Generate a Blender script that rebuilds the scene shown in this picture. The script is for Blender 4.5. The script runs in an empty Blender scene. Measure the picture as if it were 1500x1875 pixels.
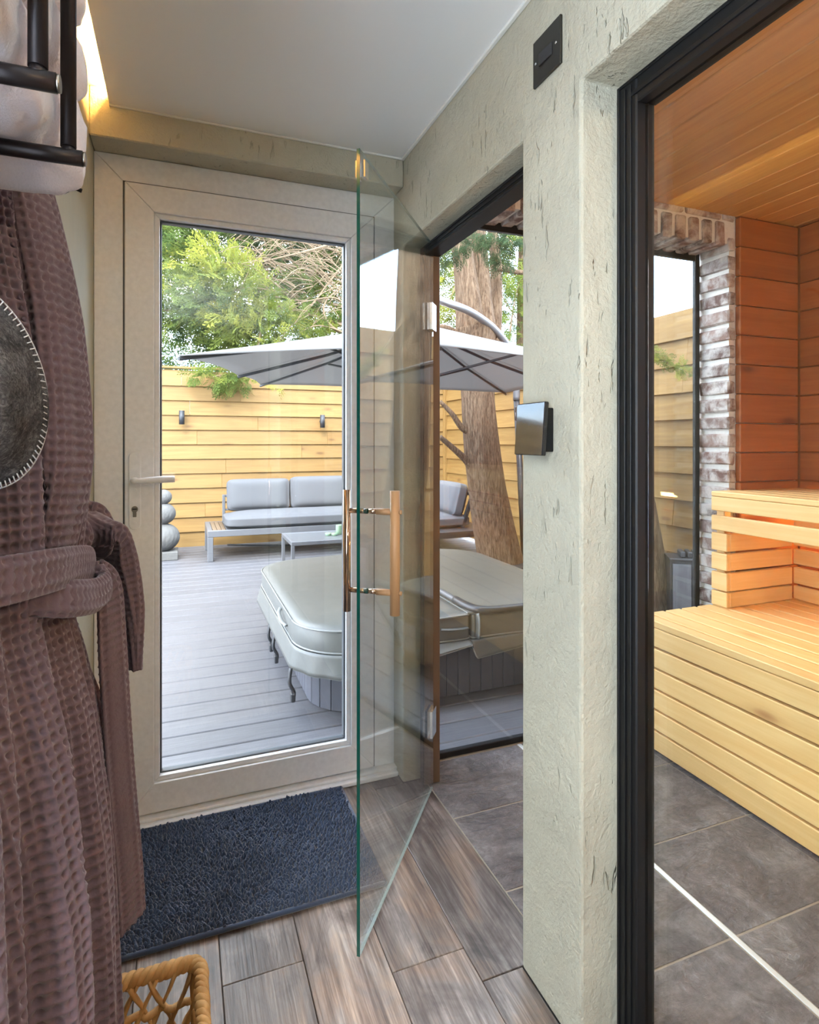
import bpy, math, random
import numpy as np
from mathutils import Vector, Matrix, noise as mnoise

random.seed(7); rng = np.random.default_rng(7)
sc = bpy.context.scene
COL = sc.collection
PI = math.pi

# ------------------------------------------------------------------ camera
F_PX, HOR = 1075.0, 808.0
YAW = math.atan((750 - 332) / F_PX)
cd = bpy.data.cameras.new('camera'); cam = bpy.data.objects.new('camera', cd); COL.objects.link(cam)
cam.location = (0, 0, 1.2); cam.rotation_euler = (PI / 2, 0, -YAW)
cd.sensor_fit = 'HORIZONTAL'; cd.sensor_width = 36.0; cd.lens = F_PX / 1500 * 36.0
cd.shift_y = -(1875 / 2 - HOR) / 1500.0
cd.clip_start = 0.02; cd.clip_end = 200
sc.camera = cam

# ------------------------------------------------------------------ colour management
vs = sc.view_settings
vs.view_transform = 'Standard'; vs.look = 'None'; vs.gamma = 1.0; vs.use_curve_mapping = False
vs.exposure = 0.80
sc.cycles.use_denoising = True; sc.cycles.use_adaptive_sampling = True; sc.cycles.adaptive_threshold = 0.025
sc.cycles.max_bounces = 8; sc.cycles.diffuse_bounces = 4; sc.cycles.glossy_bounces = 4
sc.cycles.transparent_max_bounces = 24; sc.cycles.sample_clamp_indirect = 6.0
sc.cycles.caustics_reflective = False; sc.cycles.caustics_refractive = False

# ------------------------------------------------------------------ world
W = bpy.data.worlds.new('sky'); sc.world = W; W.use_nodes = True
wn = W.node_tree.nodes; wl = W.node_tree.links
bg = wn['Background']
wtc = wn.new('ShaderNodeTexCoord'); wmp = wn.new('ShaderNodeMapping'); wmp.inputs['Scale'].default_value = (1.6, 1.6, 4.2)
wno = wn.new('ShaderNodeTexNoise'); wno.inputs['Scale'].default_value = 1.5; wno.inputs['Detail'].default_value = 7
wra = wn.new('ShaderNodeValToRGB')
wra.color_ramp.elements[0].position = 0.36; wra.color_ramp.elements[0].color = (0.42, 0.62, 0.95, 1)
wra.color_ramp.elements[1].position = 0.60; wra.color_ramp.elements[1].color = (0.98, 0.99, 1.0, 1)
wl.new(wtc.outputs['Generated'], wmp.inputs['Vector']); wl.new(wmp.outputs[0], wno.inputs['Vector'])
wl.new(wno.outputs['Fac'], wra.inputs['Fac']); wl.new(wra.outputs[0], bg.inputs['Color'])
bg.inputs['Strength'].default_value = 8.0

# ------------------------------------------------------------------ lights
def light(name, kind, loc, rot, energy, color, **kw):
    d = bpy.data.lights.new(name, kind); d.energy = energy; d.color = color
    for k, v in kw.items(): setattr(d, k, v)
    o = bpy.data.objects.new(name, d); COL.objects.link(o); o.location = loc; o.rotation_euler = rot
    return o
light('sun', 'SUN', (0, 0, 8), (math.radians(48), 0, math.radians(-22)), 3.6, (1.0, 0.93, 0.82), angle=math.radians(16))

light('added_side_fill', 'AREA', (-0.43, -0.30, 1.28), (0, math.radians(-90), 0), 7.0, (0.92, 0.97, 1.0), shape='RECTANGLE', size=1.5, size_y=1.2)  # fill light added out of view to brighten the hall

# ------------------------------------------------------------------ node helpers
class NT:
    def __init__(s, name):
        s.m = bpy.data.materials.new(name); s.m.use_nodes = True
        s.t = s.m.node_tree; s.b = s.t.nodes['Principled BSDF']; s.out = s.t.nodes['Material Output']
    def n(s, typ, ins=None, **props):
        nd = s.t.nodes.new('ShaderNode' + typ)
        for k, v in props.items(): setattr(nd, k, v)
        for k, v in (ins or {}).items(): s.set(nd.inputs[k], v)
        return nd
    def set(s, sock, v):
        if isinstance(v, bpy.types.NodeSocket): s.t.links.new(v, sock)
        elif isinstance(v, bpy.types.Node): s.t.links.new(v.outputs[0], sock)
        else:
            if sock.type == 'RGBA' and len(v) == 3: v = (*v, 1)
            sock.default_value = v
    def ramp(s, fac, stops):
        r = s.n('ValToRGB', {'Fac': fac}); e = r.color_ramp.elements
        while len(e) < len(stops): e.new(0.5)
        for el, (p, c) in zip(e, stops):
            el.position = p; el.color = (*c, 1) if len(c) == 3 else c
        return r.outputs[0]
    def mix(s, fac, a, b, bt='MIX'):
        m = s.n('Mix', data_type='RGBA', blend_type=bt)
        s.set(m.inputs['Factor'], fac); s.set(m.inputs[6], a); s.set(m.inputs[7], b)
        return m.outputs[2]
    def math(s, op, a, b=0.0, clamp=False):
        m = s.n('Math', operation=op); m.use_clamp = clamp
        s.set(m.inputs[0], a); s.set(m.inputs[1], b); return m.outputs[0]
    def coord(s, scale=(1, 1, 1), rand=True, kind='Object'):
        tc = s.n('TexCoord'); v = tc.outputs[kind]
        if rand:
            oi = s.n('ObjectInfo')
            mu = s.n('VectorMath', operation='SCALE'); mu.inputs[0].default_value = (37.0, 53.0, 71.0)
            s.set(mu.inputs['Scale'], oi.outputs['Random'])
            ad = s.n('VectorMath', {0: v, 1: mu.outputs[0]}, operation='ADD'); v = ad.outputs[0]
        mp = s.n('Mapping', {'Vector': v, 'Scale': scale}); return mp.outputs[0]
    def noise(s, vec, scale, detail=4, rough=0.55, dist=0.0):
        return s.n('TexNoise', {'Vector': vec, 'Scale': scale, 'Detail': detail, 'Roughness': rough, 'Distortion': dist}).outputs['Fac']
    def bump(s, h, strength=0.3, dist=0.01, normal=None):
        b = s.n('Bump', {'Height': h, 'Strength': strength, 'Distance': dist})
        if normal is not None: s.set(b.inputs['Normal'], normal)
        return b.outputs[0]
    def p(s, **kw):
        names = dict(color='Base Color', rough='Roughness', metal='Metallic', normal='Normal', spec='Specular IOR Level',
                     sheen='Sheen Weight', emit='Emission Color', estr='Emission Strength', alpha='Alpha', coat='Coat Weight', sub='Subsurface Weight')
        for k, v in kw.items(): s.set(s.b.inputs[names[k]], v)
        return s.m
MATS = {}
def plain(name, color, rough=0.5, metal=0.0, nscale=0, nstr=0.1, **kw):
    if name in MATS: return MATS[name]
    t = NT(name)
    if nscale:
        nz = t.noise(t.coord(), nscale, 4)
        t.p(normal=t.bump(nz, nstr, 0.004))
        c = t.mix(nz, tuple(x * 0.86 for x in color), tuple(min(1, x * 1.12) for x in color))
    else: c = color
    MATS[name] = t.p(color=c, rough=rough, metal=metal, **kw); return MATS[name]
def wood(name, axis, dark, light_, rough=0.5, knots=0.6, knot_col=None, var=0.22, gscale=1.0, spec=0.4):
    key = name + '_' + axis
    if key in MATS: return MATS[key]
    t = NT(key); i = 'XYZ'.index(axis)
    sc1 = [11.0] * 3; sc1[i] = 0.7
    v = t.coord(sc1)
    a = t.noise(v, 2.2 * gscale, 6, 0.6, 0.9)
    sc2 = [60.0] * 3; sc2[i] = 1.6
    b = t.noise(t.coord(sc2), 2.0 * gscale, 3, 0.6, 0.3)
    g = t.math('ADD', t.math('MULTIPLY', a, 0.7), t.math('MULTIPLY', b, 0.3))
    c = t.ramp(g, [(0.30, dark), (0.5, tuple((x + y) / 2 for x, y in zip(dark, light_))), (0.68, light_)])
    if knots > 0:
        sc3 = [7.5] * 3; sc3[i] = 2.6
        vo = t.n('TexVoronoi', {'Vector': t.coord(sc3), 'Scale': 1.0, 'Randomness': 1.0})
        k = t.ramp(vo.outputs['Distance'], [(0.07, (1, 1, 1)), (0.15, (0.25, 0.25, 0.25)), (0.24, (0, 0, 0))])
        wn_ = t.n('SeparateColor', {'Color': vo.outputs['Color']})
        k = t.math('MULTIPLY', k, t.math('GREATER_THAN', wn_.outputs[0], 1.0 - knots))
        c = t.mix(t.math('MULTIPLY', k, 0.75), c, knot_col or tuple(x * 0.35 for x in dark))
    oi = t.n('ObjectInfo')
    hv = t.n('HueSaturation', {'Color': c, 'Value': t.math('ADD', t.math('MULTIPLY', oi.outputs['Random'], var), 1.0 - var / 2), 'Saturation': 1.0, 'Hue': 0.5})
    MATS[key] = t.p(color=hv.outputs[0], rough=rough, spec=spec, normal=t.bump(g, 0.18, 0.004)); return MATS[key]
def glass(name, tint=(0.97, 0.985, 0.98), f0=0.04):
    if name in MATS: return MATS[name]
    t = NT(name)
    ge = t.n('NewGeometry')
    d = t.n('VectorMath', {0: ge.outputs['Normal'], 1: ge.outputs['Incoming']}, operation='DOT_PRODUCT')
    cth = t.math('ABSOLUTE', d.outputs['Value'])
    om = t.math('SUBTRACT', 1.0, cth, True)
    fr = t.math('ADD', t.math('MULTIPLY', t.math('POWER', om, 5.0), 1 - f0), f0, True)
    tr = t.n('BsdfTransparent', {'Color': tint}); gl = t.n('BsdfGlossy', {'Color': (1, 1, 1), 'Roughness': 0.0})
    mx = t.n('MixShader', {0: fr, 1: tr.outputs[0], 2: gl.outputs[0]})
    t.t.links.new(mx.outputs[0], t.out.inputs['Surface']); MATS[name] = t.m; return t.m
def emissive(name, color, strength):
    if name in MATS: return MATS[name]
    t = NT(name); MATS[name] = t.p(color=(0.8, 0.8, 0.8), emit=color, estr=strength); return MATS[name]

# ------------------------------------------------------------------ mesh helpers
WL = {}
def reg(o, w): WL[o.name] = Vector(w)
def new_obj(name, me, mat, parent, origin):
    o = bpy.data.objects.new(name, me); COL.objects.link(o)
    if mat is not None and len(me.materials) == 0: me.materials.append(mat)
    origin = Vector(origin)
    if parent is not None:
        o.parent = parent; o.location = origin - WL[parent.name]
    else: o.location = origin
    reg(o, origin); return o
def mesh(name, V, Fc, mat, parent=None, origin=None, smooth=False):
    V = np.asarray(V, float)
    if origin is None: origin = (V.min(0) + V.max(0)) / 2
    me = bpy.data.meshes.new(name); me.from_pydata((V - np.asarray(origin)).tolist(), [], Fc)
    if smooth: me.polygons.foreach_set('use_smooth', [True] * len(me.polygons))
    me.update(); return new_obj(name, me, mat, parent, origin)
def empty(name, loc):
    o = bpy.data.objects.new(name, None); COL.objects.link(o); o.location = loc; o.empty_display_size = 0.05
    reg(o, loc); return o
def tag(o, label=None, cat=None, group=None, kind=None):
    if label: o['label'] = label
    if cat: o['category'] = cat
    if group: o['group'] = group
    if kind: o['kind'] = kind
    return o
def thing(name, loc, label, cat, group=None): return tag(empty(name, loc), label, cat, group)
def cbox(a, b, c, e):
    """chamfered box, half sizes a b c"""
    V = []; idx = {}
    for sx in (-1, 1):
        for sy in (-1, 1):
            for sz in (-1, 1):
                for k in range(3):
                    p = [sx * (a - e), sy * (b - e), sz * (c - e)]; p[k] = (sx, sy, sz)[k] * (a, b, c)[k]
                    idx[(sx, sy, sz, k)] = len(V); V.append(p)
    Fc = []
    def face(pts):
        P = [np.array(V[i]) for i in pts]; n = np.cross(P[1] - P[0], P[2] - P[0])
        if np.dot(n, sum(P) / len(P)) < 0: pts = pts[::-1]
        Fc.append(pts)
    for k in range(3):
        o1, o2 = [j for j in range(3) if j != k]
        for s in (-1, 1):
            pts = []
            for (u, v) in ((-1, -1), (1, -1), (1, 1), (-1, 1)):
                q = [0, 0, 0]; q[k] = s; q[o1] = u; q[o2] = v; pts.append(idx[(*q, k)])
            face(pts)
        for u in (-1, 1):
            for v in (-1, 1):
                q0 = [0, 0, 0]; q0[o1] = u; q0[o2] = v; q0[k] = -1; q1 = list(q0); q1[k] = 1
                face([idx[(*q0, o1)], idx[(*q1, o1)], idx[(*q1, o2)], idx[(*q0, o2)]])
    for sx in (-1, 1):
        for sy in (-1, 1):
            for sz in (-1, 1): face([idx[(sx, sy, sz, k)] for k in range(3)])
    return V, Fc
BC = {}
def board(name, lo, hi, mat, parent=None, e=0.002, rot=None):
    """box between two corners; alike boards share mesh data"""
    lo = np.minimum(lo, hi).astype(float) if False else np.array(lo, float); hi = np.array(hi, float)
    h = (hi - lo) / 2; c = (hi + lo) / 2; e = min(e, h.min() * 0.45)
    key = (name, tuple(np.round(h, 4)), mat.name)
    if key not in BC:
        V, Fc = cbox(*h, e); me = bpy.data.meshes.new(name); me.from_pydata(V, [], Fc); me.materials.append(mat); BC[key] = me
    o = new_obj(name, BC[key], None, parent, c)
    if rot: o.rotation_euler = rot
    return o
def boxes(name, lst, mat, parent=None, e=0.002, origin=None):
    V = []; Fc = []
    for lo, hi in lst:
        lo = np.array(lo, float); hi = np.array(hi, float); h = (hi - lo) / 2; c = (hi + lo) / 2
        v, f = cbox(*h, min(e, h.min() * 0.45)); k = len(V)
        V += (np.array(v) + c).tolist(); Fc += [[i + k for i in q] for q in f]
    return mesh(name, V, Fc, mat, parent, origin)
def extrude(name, poly, axis, a, b, mat, parent=None, bevel=0.0, origin=None):
    """poly: 2D points in the two other axes (in xyz order), extruded along axis from a to b"""
    n = len(poly); V = []
    for w in (a, b):
        for (u, v) in poly:
            V.append({'X': (w, u, v), 'Y': (u, w, v), 'Z': (u, v, w)}[axis])
    ar = sum(poly[i][0] * poly[(i + 1) % n][1] - poly[(i + 1) % n][0] * poly[i][1] for i in range(n))
    flip = (ar > 0) == (axis != 'Y')
    f0 = list(range(n)); f1 = list(range(n, 2 * n))
    Fc = [f0[::-1], f1] if flip else [f0, f1[::-1]]
    for i in range(n):
        j = (i + 1) % n; q = [i, j, n + j, n + i]; Fc.append(q if flip else q[::-1])
    o = mesh(name, V, Fc, mat, parent, origin)
    if bevel:
        md = o.modifiers.new('bevel', 'BEVEL'); md.width = bevel; md.segments = 2; md.limit_method = 'ANGLE'
    return o
def frames(P):
    P = np.asarray(P, float); T = np.gradient(P, axis=0); T /= np.linalg.norm(T, axis=1)[:, None] + 1e-12
    up = np.array([0, 0, 1.0]) if abs(T[0][2]) < 0.9 else np.array([1.0, 0, 0])
    N = np.zeros_like(P); n = up - T[0] * np.dot(up, T[0]); N[0] = n / np.linalg.norm(n)
    for i in range(1, len(P)):
        n = N[i - 1] - T[i] * np.dot(N[i - 1], T[i]); N[i] = n / (np.linalg.norm(n) + 1e-12)
    return T, N, np.cross(T, N)
def tube_geo(P, R, seg=8, cap=True, flat=1.0, disp=None):
    P = np.asarray(P, float); n = len(P); R = np.broadcast_to(np.asarray(R, float), (n,))
    T, N, B = frames(P); th = np.arange(seg) * 2 * PI / seg
    r = R[:, None] * np.ones(seg)[None, :]
    if disp is not None: r = r * disp(n, seg)
    V = P[:, None, :] + (np.cos(th)[None, :, None] * N[:, None, :] * flat + np.sin(th)[None, :, None] * B[:, None, :]) * r[:, :, None]
    V = V.reshape(-1, 3).tolist(); Fc = []
    for i in range(n - 1):
        for j in range(seg):
            k = (j + 1) % seg; Fc.append([i * seg + j, i * seg + k, (i + 1) * seg + k, (i + 1) * seg + j])
    if cap: Fc.append(list(range(seg))[::-1]); Fc.append([(n - 1) * seg + j for j in range(seg)])
    return V, Fc
def tube(name, P, R, mat, parent=None, seg=10, flat=1.0, origin=None, smooth=True, disp=None):
    V, Fc = tube_geo(P, R, seg, True, flat, disp)
    o = mesh(name, V, Fc, mat, parent, origin, smooth)
    if smooth:
        o.data.polygons[-1].use_smooth = False; o.data.polygons[-2].use_smooth = False
    return o
def spline(pts, n=24):
    pts = np.asarray(pts, float); m = len(pts); out = []
    P = np.vstack([2 * pts[0] - pts[1], pts, 2 * pts[-1] - pts[-2]])
    for s in np.linspace(0, m - 1 - 1e-9, n):
        i = int(s); t = s - i; p0, p1, p2, p3 = P[i:i + 4]
        out.append(0.5 * ((2 * p1) + (-p0 + p2) * t + (2 * p0 - 5 * p1 + 4 * p2 - p3) * t * t + (-p0 + 3 * p1 - 3 * p2 + p3) * t ** 3))
    return np.array(out)
def lathe(name, prof, c, mat, parent=None, seg=20, disp=None, origin=None):
    V = []; Fc = []
    for (r, z) in prof:
        for j in range(seg):
            a = 2 * PI * j / seg; rr = r * (disp(a, z) if disp else 1)
            V.append((c[0] + rr * math.cos(a), c[1] + rr * math.sin(a), c[2] + z))
    for i in range(len(prof) - 1):
        for j in range(seg):
            k = (j + 1) % seg; Fc.append([i * seg + j, i * seg + k, (i + 1) * seg + k, (i + 1) * seg + j])
    Fc.append(list(range(seg))[::-1]); Fc.append([(len(prof) - 1) * seg + j for j in range(seg)])
    return mesh(name, V, Fc, mat, parent, origin, True)
def merge(geos):
    V = []; Fc = []
    for v, f in geos:
        k = len(V); V += list(v); Fc += [[i + k for i in q] for q in f]
    return V, Fc
def rrect(x0, x1, y0, y1, r, n=8):
    """rounded rectangle CCW; r = (r00, r10, r11, r01)"""
    out = []
    for (cx, cy, sx, sy, a0, rr) in ((x0, y0, 1, 1, PI, r[0]), (x1, y0, -1, 1, 1.5 * PI, r[1]), (x1, y1, -1, -1, 0, r[2]), (x0, y1, 1, -1, 0.5 * PI, r[3])):
        for i in range(n + 1):
            a = a0 + i / n * PI / 2; out.append((cx + sx * rr + rr * math.cos(a), cy + sy * rr + rr * math.sin(a)))
    return out
def loft(loops, close_top=True, close_bot=True):
    n = len(loops[0]); V = [p for l in loops for p in l]; Fc = []
    for i in range(len(loops) - 1):
        for j in range(n):
            k = (j + 1) % n; Fc.append([i * n + j, i * n + k, (i + 1) * n + k, (i + 1) * n + j])
    if close_bot: Fc.append(list(range(n))[::-1])
    if close_top: Fc.append([(len(loops) - 1) * n + j for j in range(n)])
    return V, Fc
def grid_mesh(name, P, mat, parent=None, smooth=True, origin=None, solid=0.0):
    """P: (n,m,3) array"""
    n, m, _ = P.shape; V = P.reshape(-1, 3)
    i, j = np.meshgrid(np.arange(n - 1), np.arange(m - 1), indexing='ij')
    a = (i * m + j).ravel(); Fc = np.stack([a, a + 1, a + m + 1, a + m], 1).tolist()
    o = mesh(name, V, Fc, mat, parent, origin, smooth)
    if solid:
        md = o.modifiers.new('solid', 'SOLIDIFY'); md.thickness = solid; md.offset = 0
    return o
def hook(x, y): pass

# ------------------------------------------------------------------ materials
def plaster_mat(name, col, var, pits=0.5, rough=0.75, bstr=0.85):
    t = NT(name); v = t.coord((1, 1, 1), False)
    big = t.noise(v, 2.2, 5, 0.6, 0.6); med = t.noise(v, 14, 5, 0.6, 0.4); fine = t.noise(v, 120, 3, 0.6)
    c = t.ramp(big, [(0.3, tuple(x * (1 - var) for x in col)), (0.55, col), (0.75, tuple(min(1, x * (1 + var)) for x in col))])
    st = t.coord((40, 40, 9), False); pn = t.noise(st, 1.6, 3, 0.55, 0.5)
    pit = t.ramp(pn, [(0.63, (0, 0, 0)), (0.68, (1, 1, 1))])
    gate = t.ramp(t.noise(v, 3.6, 3), [(0.50, (0, 0, 0)), (0.6, (1, 1, 1))])
    pit = t.math('MULTIPLY', pit, gate)
    c = t.mix(t.math('MULTIPLY', pit, pits), c, tuple(x * 0.45 for x in col))
    h = t.math('ADD', t.math('ADD', t.math('MULTIPLY', med, 0.8), t.math('MULTIPLY', fine, 0.22)), t.math('MULTIPLY', pit, -0.5))
    MATS[name] = t.p(color=c, rough=rough, spec=0.3, normal=t.bump(h, bstr, 0.012)); return t.m
m_plaster = plaster_mat('plaster_sage', (0.48, 0.46, 0.37), 0.14, pits=0.42)
m_plaster_left = plaster_mat('plaster_pale', (0.46, 0.45, 0.36), 0.13, pits=0.3, bstr=0.3)
m_ceiling = plain('ceiling_paint', (0.86, 0.86, 0.86), 0.8)
m_white = plain('white_upvc', (0.82, 0.815, 0.82), 0.35, nscale=60, nstr=0.03)
m_white2 = plain('white_sealant', (0.8, 0.8, 0.76), 0.6)
m_black = plain('black_metal', (0.006, 0.006, 0.007), 0.5, spec=0.3)
m_rack = plain('rack_metal', (0.022, 0.017, 0.018), 0.38, 0.6)
m_black_lit = plain('black_frame_lit', (0.10, 0.062, 0.038), 0.5, 0.1)  # black frame coloured brown, warm reflected light put into the jamb's colour
m_gasket = plain('grey_gasket', (0.09, 0.10, 0.11), 0.5)
m_chrome = plain('chrome', (0.75, 0.74, 0.72), 0.14, 1.0)
m_steel = plain('dull_steel', (0.32, 0.29, 0.25), 0.35, 1.0)
m_copper = plain('polished_bronze', (0.62, 0.45, 0.33), 0.12, 1.0)
m_glass = glass('clear_glass'); m_glass_door = glass('door_glass', (0.93, 0.955, 0.945), 0.05)
m_glass_edge = plain('green_glass_edge', (0.004, 0.075, 0.06), 0.08, spec=0.8)
m_fence = lambda ax: wood('fence_pine', ax, (0.1548, 0.0806, 0.0194), (0.2340, 0.1382, 0.0418), 0.6, 0.6, (0.0864, 0.0360, 0.0072), 0.22)
m_bench = lambda ax: wood('bench_pine', ax, (0.72, 0.42, 0.145), (0.84, 0.57, 0.25), 0.5, 0.28, (0.28, 0.09, 0.02), 0.14)
m_sceil = lambda ax: wood('ceiling_pine', ax, (0.52, 0.23, 0.06), (0.68, 0.36, 0.11), 0.42, 0.45, (0.17, 0.05, 0.012), 0.2)
m_cedar = lambda ax: wood('cedar_panel', ax, (0.30, 0.085, 0.018), (0.43, 0.135, 0.032), 0.45, 0.5, (0.12, 0.03, 0.008), 0.22)
m_handle_wood = wood('handle_beech', 'Z', (0.36, 0.19, 0.085), (0.52, 0.31, 0.16), 0.45, 0)
m_sofa_slat = wood('slat_teak', 'Y', (0.1008, 0.0662, 0.0396), (0.1440, 0.1008, 0.0634), 0.6, 0)
def deck_mat():
    t = NT('deck_composite'); a = t.noise(t.coord((1.4, 22, 22)), 3.0, 6, 0.65, 1.2); b = t.noise(t.coord((3, 90, 90)), 2, 3)
    g = t.math('ADD', t.math('MULTIPLY', a, 0.6), t.math('MULTIPLY', b, 0.4))
    oi = t.n('ObjectInfo')
    c = t.ramp(g, [(0.35, (0.0706, 0.0684, 0.0749)), (0.65, (0.1080, 0.1058, 0.1130))])
    hv = t.n('HueSaturation', {'Color': c, 'Value': t.math('ADD', t.math('MULTIPLY', oi.outputs['Random'], 0.16), 0.92)})
    return t.p(color=hv.outputs[0], rough=0.5, normal=t.bump(g, 0.35, 0.004))
m_deck = deck_mat()
def plank_mat():
    t = NT('vinyl_plank'); v = t.coord((7, 0.9, 7)); a = t.noise(v, 2.0, 8, 0.62, 0.8)
    f = t.noise(t.coord((70, 2.4, 70)), 2.0, 4, 0.6, 0.4); bl = t.noise(t.coord((4.5, 2.2, 4)), 1.6, 5, 0.65, 0.6)
    c = t.ramp(t.math('ADD', t.math('MULTIPLY', a, 0.55), t.math('MULTIPLY', f, 0.45)),
               [(0.34, (0.030, 0.021, 0.017)), (0.45, (0.105, 0.078, 0.066)), (0.55, (0.175, 0.145, 0.132)), (0.67, (0.33, 0.285, 0.26))])
    c2 = t.ramp(bl, [(0.38, (0.42, 0.37, 0.36)), (0.50, (1, 1, 1)), (0.62, (1.35, 1.15, 0.95))])
    c = t.mix(0.85, c, c2, 'MULTIPLY')
    cr = t.ramp(t.noise(t.coord((34, 0.8, 34)), 1.5, 3, 0.5, 0.6), [(0.70, (0, 0, 0)), (0.75, (1, 1, 1))])
    c = t.mix(t.math('MULTIPLY', cr, 0.7), c, (0.03, 0.022, 0.02))
    oi = t.n('ObjectInfo')
    hv = t.n('HueSaturation', {'Color': c, 'Value': t.math('ADD', t.math('MULTIPLY', oi.outputs['Random'], 0.5), 0.85)})
    return t.p(color=hv.outputs[0], rough=0.36, spec=0.5, normal=t.bump(t.math('ADD', f, t.math('MULTIPLY', cr, -0.6)), 0.22, 0.003))
m_plank = plank_mat()
def slate_mat():
    t = NT('slate_tile'); v = t.coord()
    a = t.noise(v, 5.5, 9, 0.66, 0.9); b = t.noise(v, 46, 6, 0.62, 0.3); r = t.noise(t.coord((3, 7, 4)), 2.2, 6, 0.6, 1.8)
    c = t.ramp(t.math('ADD', t.math('MULTIPLY', a, 0.6), t.math('MULTIPLY', b, 0.4)),
               [(0.36, (0.075, 0.066, 0.068)), (0.50, (0.155, 0.138, 0.138)), (0.64, (0.27, 0.25, 0.25))])
    h = t.math('ADD', t.math('ADD', a, t.math('MULTIPLY', r, 0.9)), t.math('MULTIPLY', b, 0.28))
    return t.p(color=c, rough=0.36, spec=0.5, normal=t.bump(h, 0.9, 0.026))
m_tile = slate_mat()
m_grout = plain('grout', (0.36, 0.31, 0.25), 0.85, nscale=40)
m_mortar = plain('mortar', (0.70, 0.66, 0.61), 0.9, nscale=70, nstr=0.6)
def brick_mat():
    t = NT('old_brick'); v = t.coord(); a = t.noise(v, 14, 5, 0.65, 0.4); b = t.noise(v, 60, 4)
    oi = t.n('ObjectInfo')
    base = t.ramp(oi.outputs['Random'], [(0.0, (0.11, 0.065, 0.055)), (0.35, (0.21, 0.11, 0.085)), (0.7, (0.30, 0.20, 0.165)), (1.0, (0.17, 0.12, 0.11))])
    sm = t.ramp(a, [(0.40, (0, 0, 0)), (0.60, (0.8, 0.8, 0.8))])
    c = t.mix(sm, base, (0.62, 0.57, 0.53))
    return t.p(color=c, rough=0.9, normal=t.bump(t.math('ADD', a, t.math('MULTIPLY', b, 0.5)), 0.6, 0.008))
m_brick = brick_mat()
def bark_mat(name, d, l):
    t = NT(name); a = t.noise(t.coord((20, 20, 2.6), False), 2.6, 8, 0.7, 1.0); b = t.noise(t.coord((70, 70, 9), False), 2, 5, 0.7)
    g = t.math('ADD', t.math('MULTIPLY', a, 0.65), t.math('MULTIPLY', b, 0.35))
    c = t.ramp(g, [(0.40, d), (0.50, tuple((x + y) / 2 for x, y in zip(d, l))), (0.60, l)])
    return t.p(color=c, rough=0.9, spec=0.2, normal=t.bump(g, 1.0, 0.06))
m_bark = bark_mat('bark', (0.0612, 0.0346, 0.0194), (0.2376, 0.1620, 0.1044))
m_twig = plain('twig', (0.1656, 0.1116, 0.0648), 0.85, nscale=30)
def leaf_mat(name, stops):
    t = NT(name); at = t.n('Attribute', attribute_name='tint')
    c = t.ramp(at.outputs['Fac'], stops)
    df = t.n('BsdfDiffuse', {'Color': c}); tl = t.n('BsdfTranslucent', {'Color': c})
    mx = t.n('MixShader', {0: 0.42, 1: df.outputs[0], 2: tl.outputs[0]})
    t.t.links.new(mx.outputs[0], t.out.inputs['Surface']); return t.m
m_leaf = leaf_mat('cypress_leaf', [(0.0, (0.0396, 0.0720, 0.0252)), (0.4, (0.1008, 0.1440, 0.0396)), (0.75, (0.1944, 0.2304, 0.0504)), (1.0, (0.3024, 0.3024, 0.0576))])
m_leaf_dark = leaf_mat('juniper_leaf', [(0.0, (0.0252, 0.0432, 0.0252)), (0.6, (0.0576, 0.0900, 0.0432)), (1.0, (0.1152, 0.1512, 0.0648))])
def canvas_mat(name, col, trans):
    t = NT(name); df = t.n('BsdfDiffuse', {'Color': col}); tl = t.n('BsdfTranslucent', {'Color': col})
    mx = t.n('MixShader', {0: trans, 1: df.outputs[0], 2: tl.outputs[0]}); t.t.links.new(mx.outputs[0], t.out.inputs['Surface']); return t.m
m_canvas = canvas_mat('parasol_canvas', (0.3024, 0.2916, 0.2844), 0.5)
m_alu = plain('grey_aluminium', (0.1188, 0.1224, 0.1332), 0.4, 0.2)
m_dark_alu = plain('anthracite_aluminium', (0.0288, 0.0302, 0.0346), 0.4, 0.2)
m_cushion = plain('grey_cushion', (0.0828, 0.0842, 0.0914), 0.95, nscale=240, nstr=0.25)
m_vinyl = plain('spa_vinyl', (0.1080, 0.1102, 0.1030), 0.40, nscale=9, nstr=0.35)
m_piping = plain('spa_piping', (0.1872, 0.1908, 0.1836), 0.4)
m_cab = plain('spa_panel', (0.0684, 0.0706, 0.0878), 0.5, nscale=30)
m_candle = plain('green_wax', (0.1584, 0.2448, 0.1512), 0.5, sub=0.2)
m_stone = plain('carved_stone', (0.1080, 0.1058, 0.1008), 0.85, nscale=34, nstr=0.9)
def fabric(name, col, rough=0.95, sheen=0.3, ns=160, var=0.15):
    t = NT(name); a = t.noise(t.coord((1, 1, 1), False), ns, 3); b = t.noise(t.coord((1, 1, 1), False), 6, 4)
    c = t.mix(t.math('ADD', t.math('MULTIPLY', a, 0.5), t.math('MULTIPLY', b, 0.5)), tuple(x * (1 - var) for x in col), tuple(x * (1 + var) for x in col))
    return t.p(color=c, rough=rough, sheen=sheen, spec=0.1, normal=t.bump(a, 0.5, 0.002))
m_robe = fabric('mauve_waffle', (0.150, 0.104, 0.124))
m_towel = fabric('towel_terry', (0.66, 0.62, 0.68), ns=420, sheen=0.4)
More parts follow.
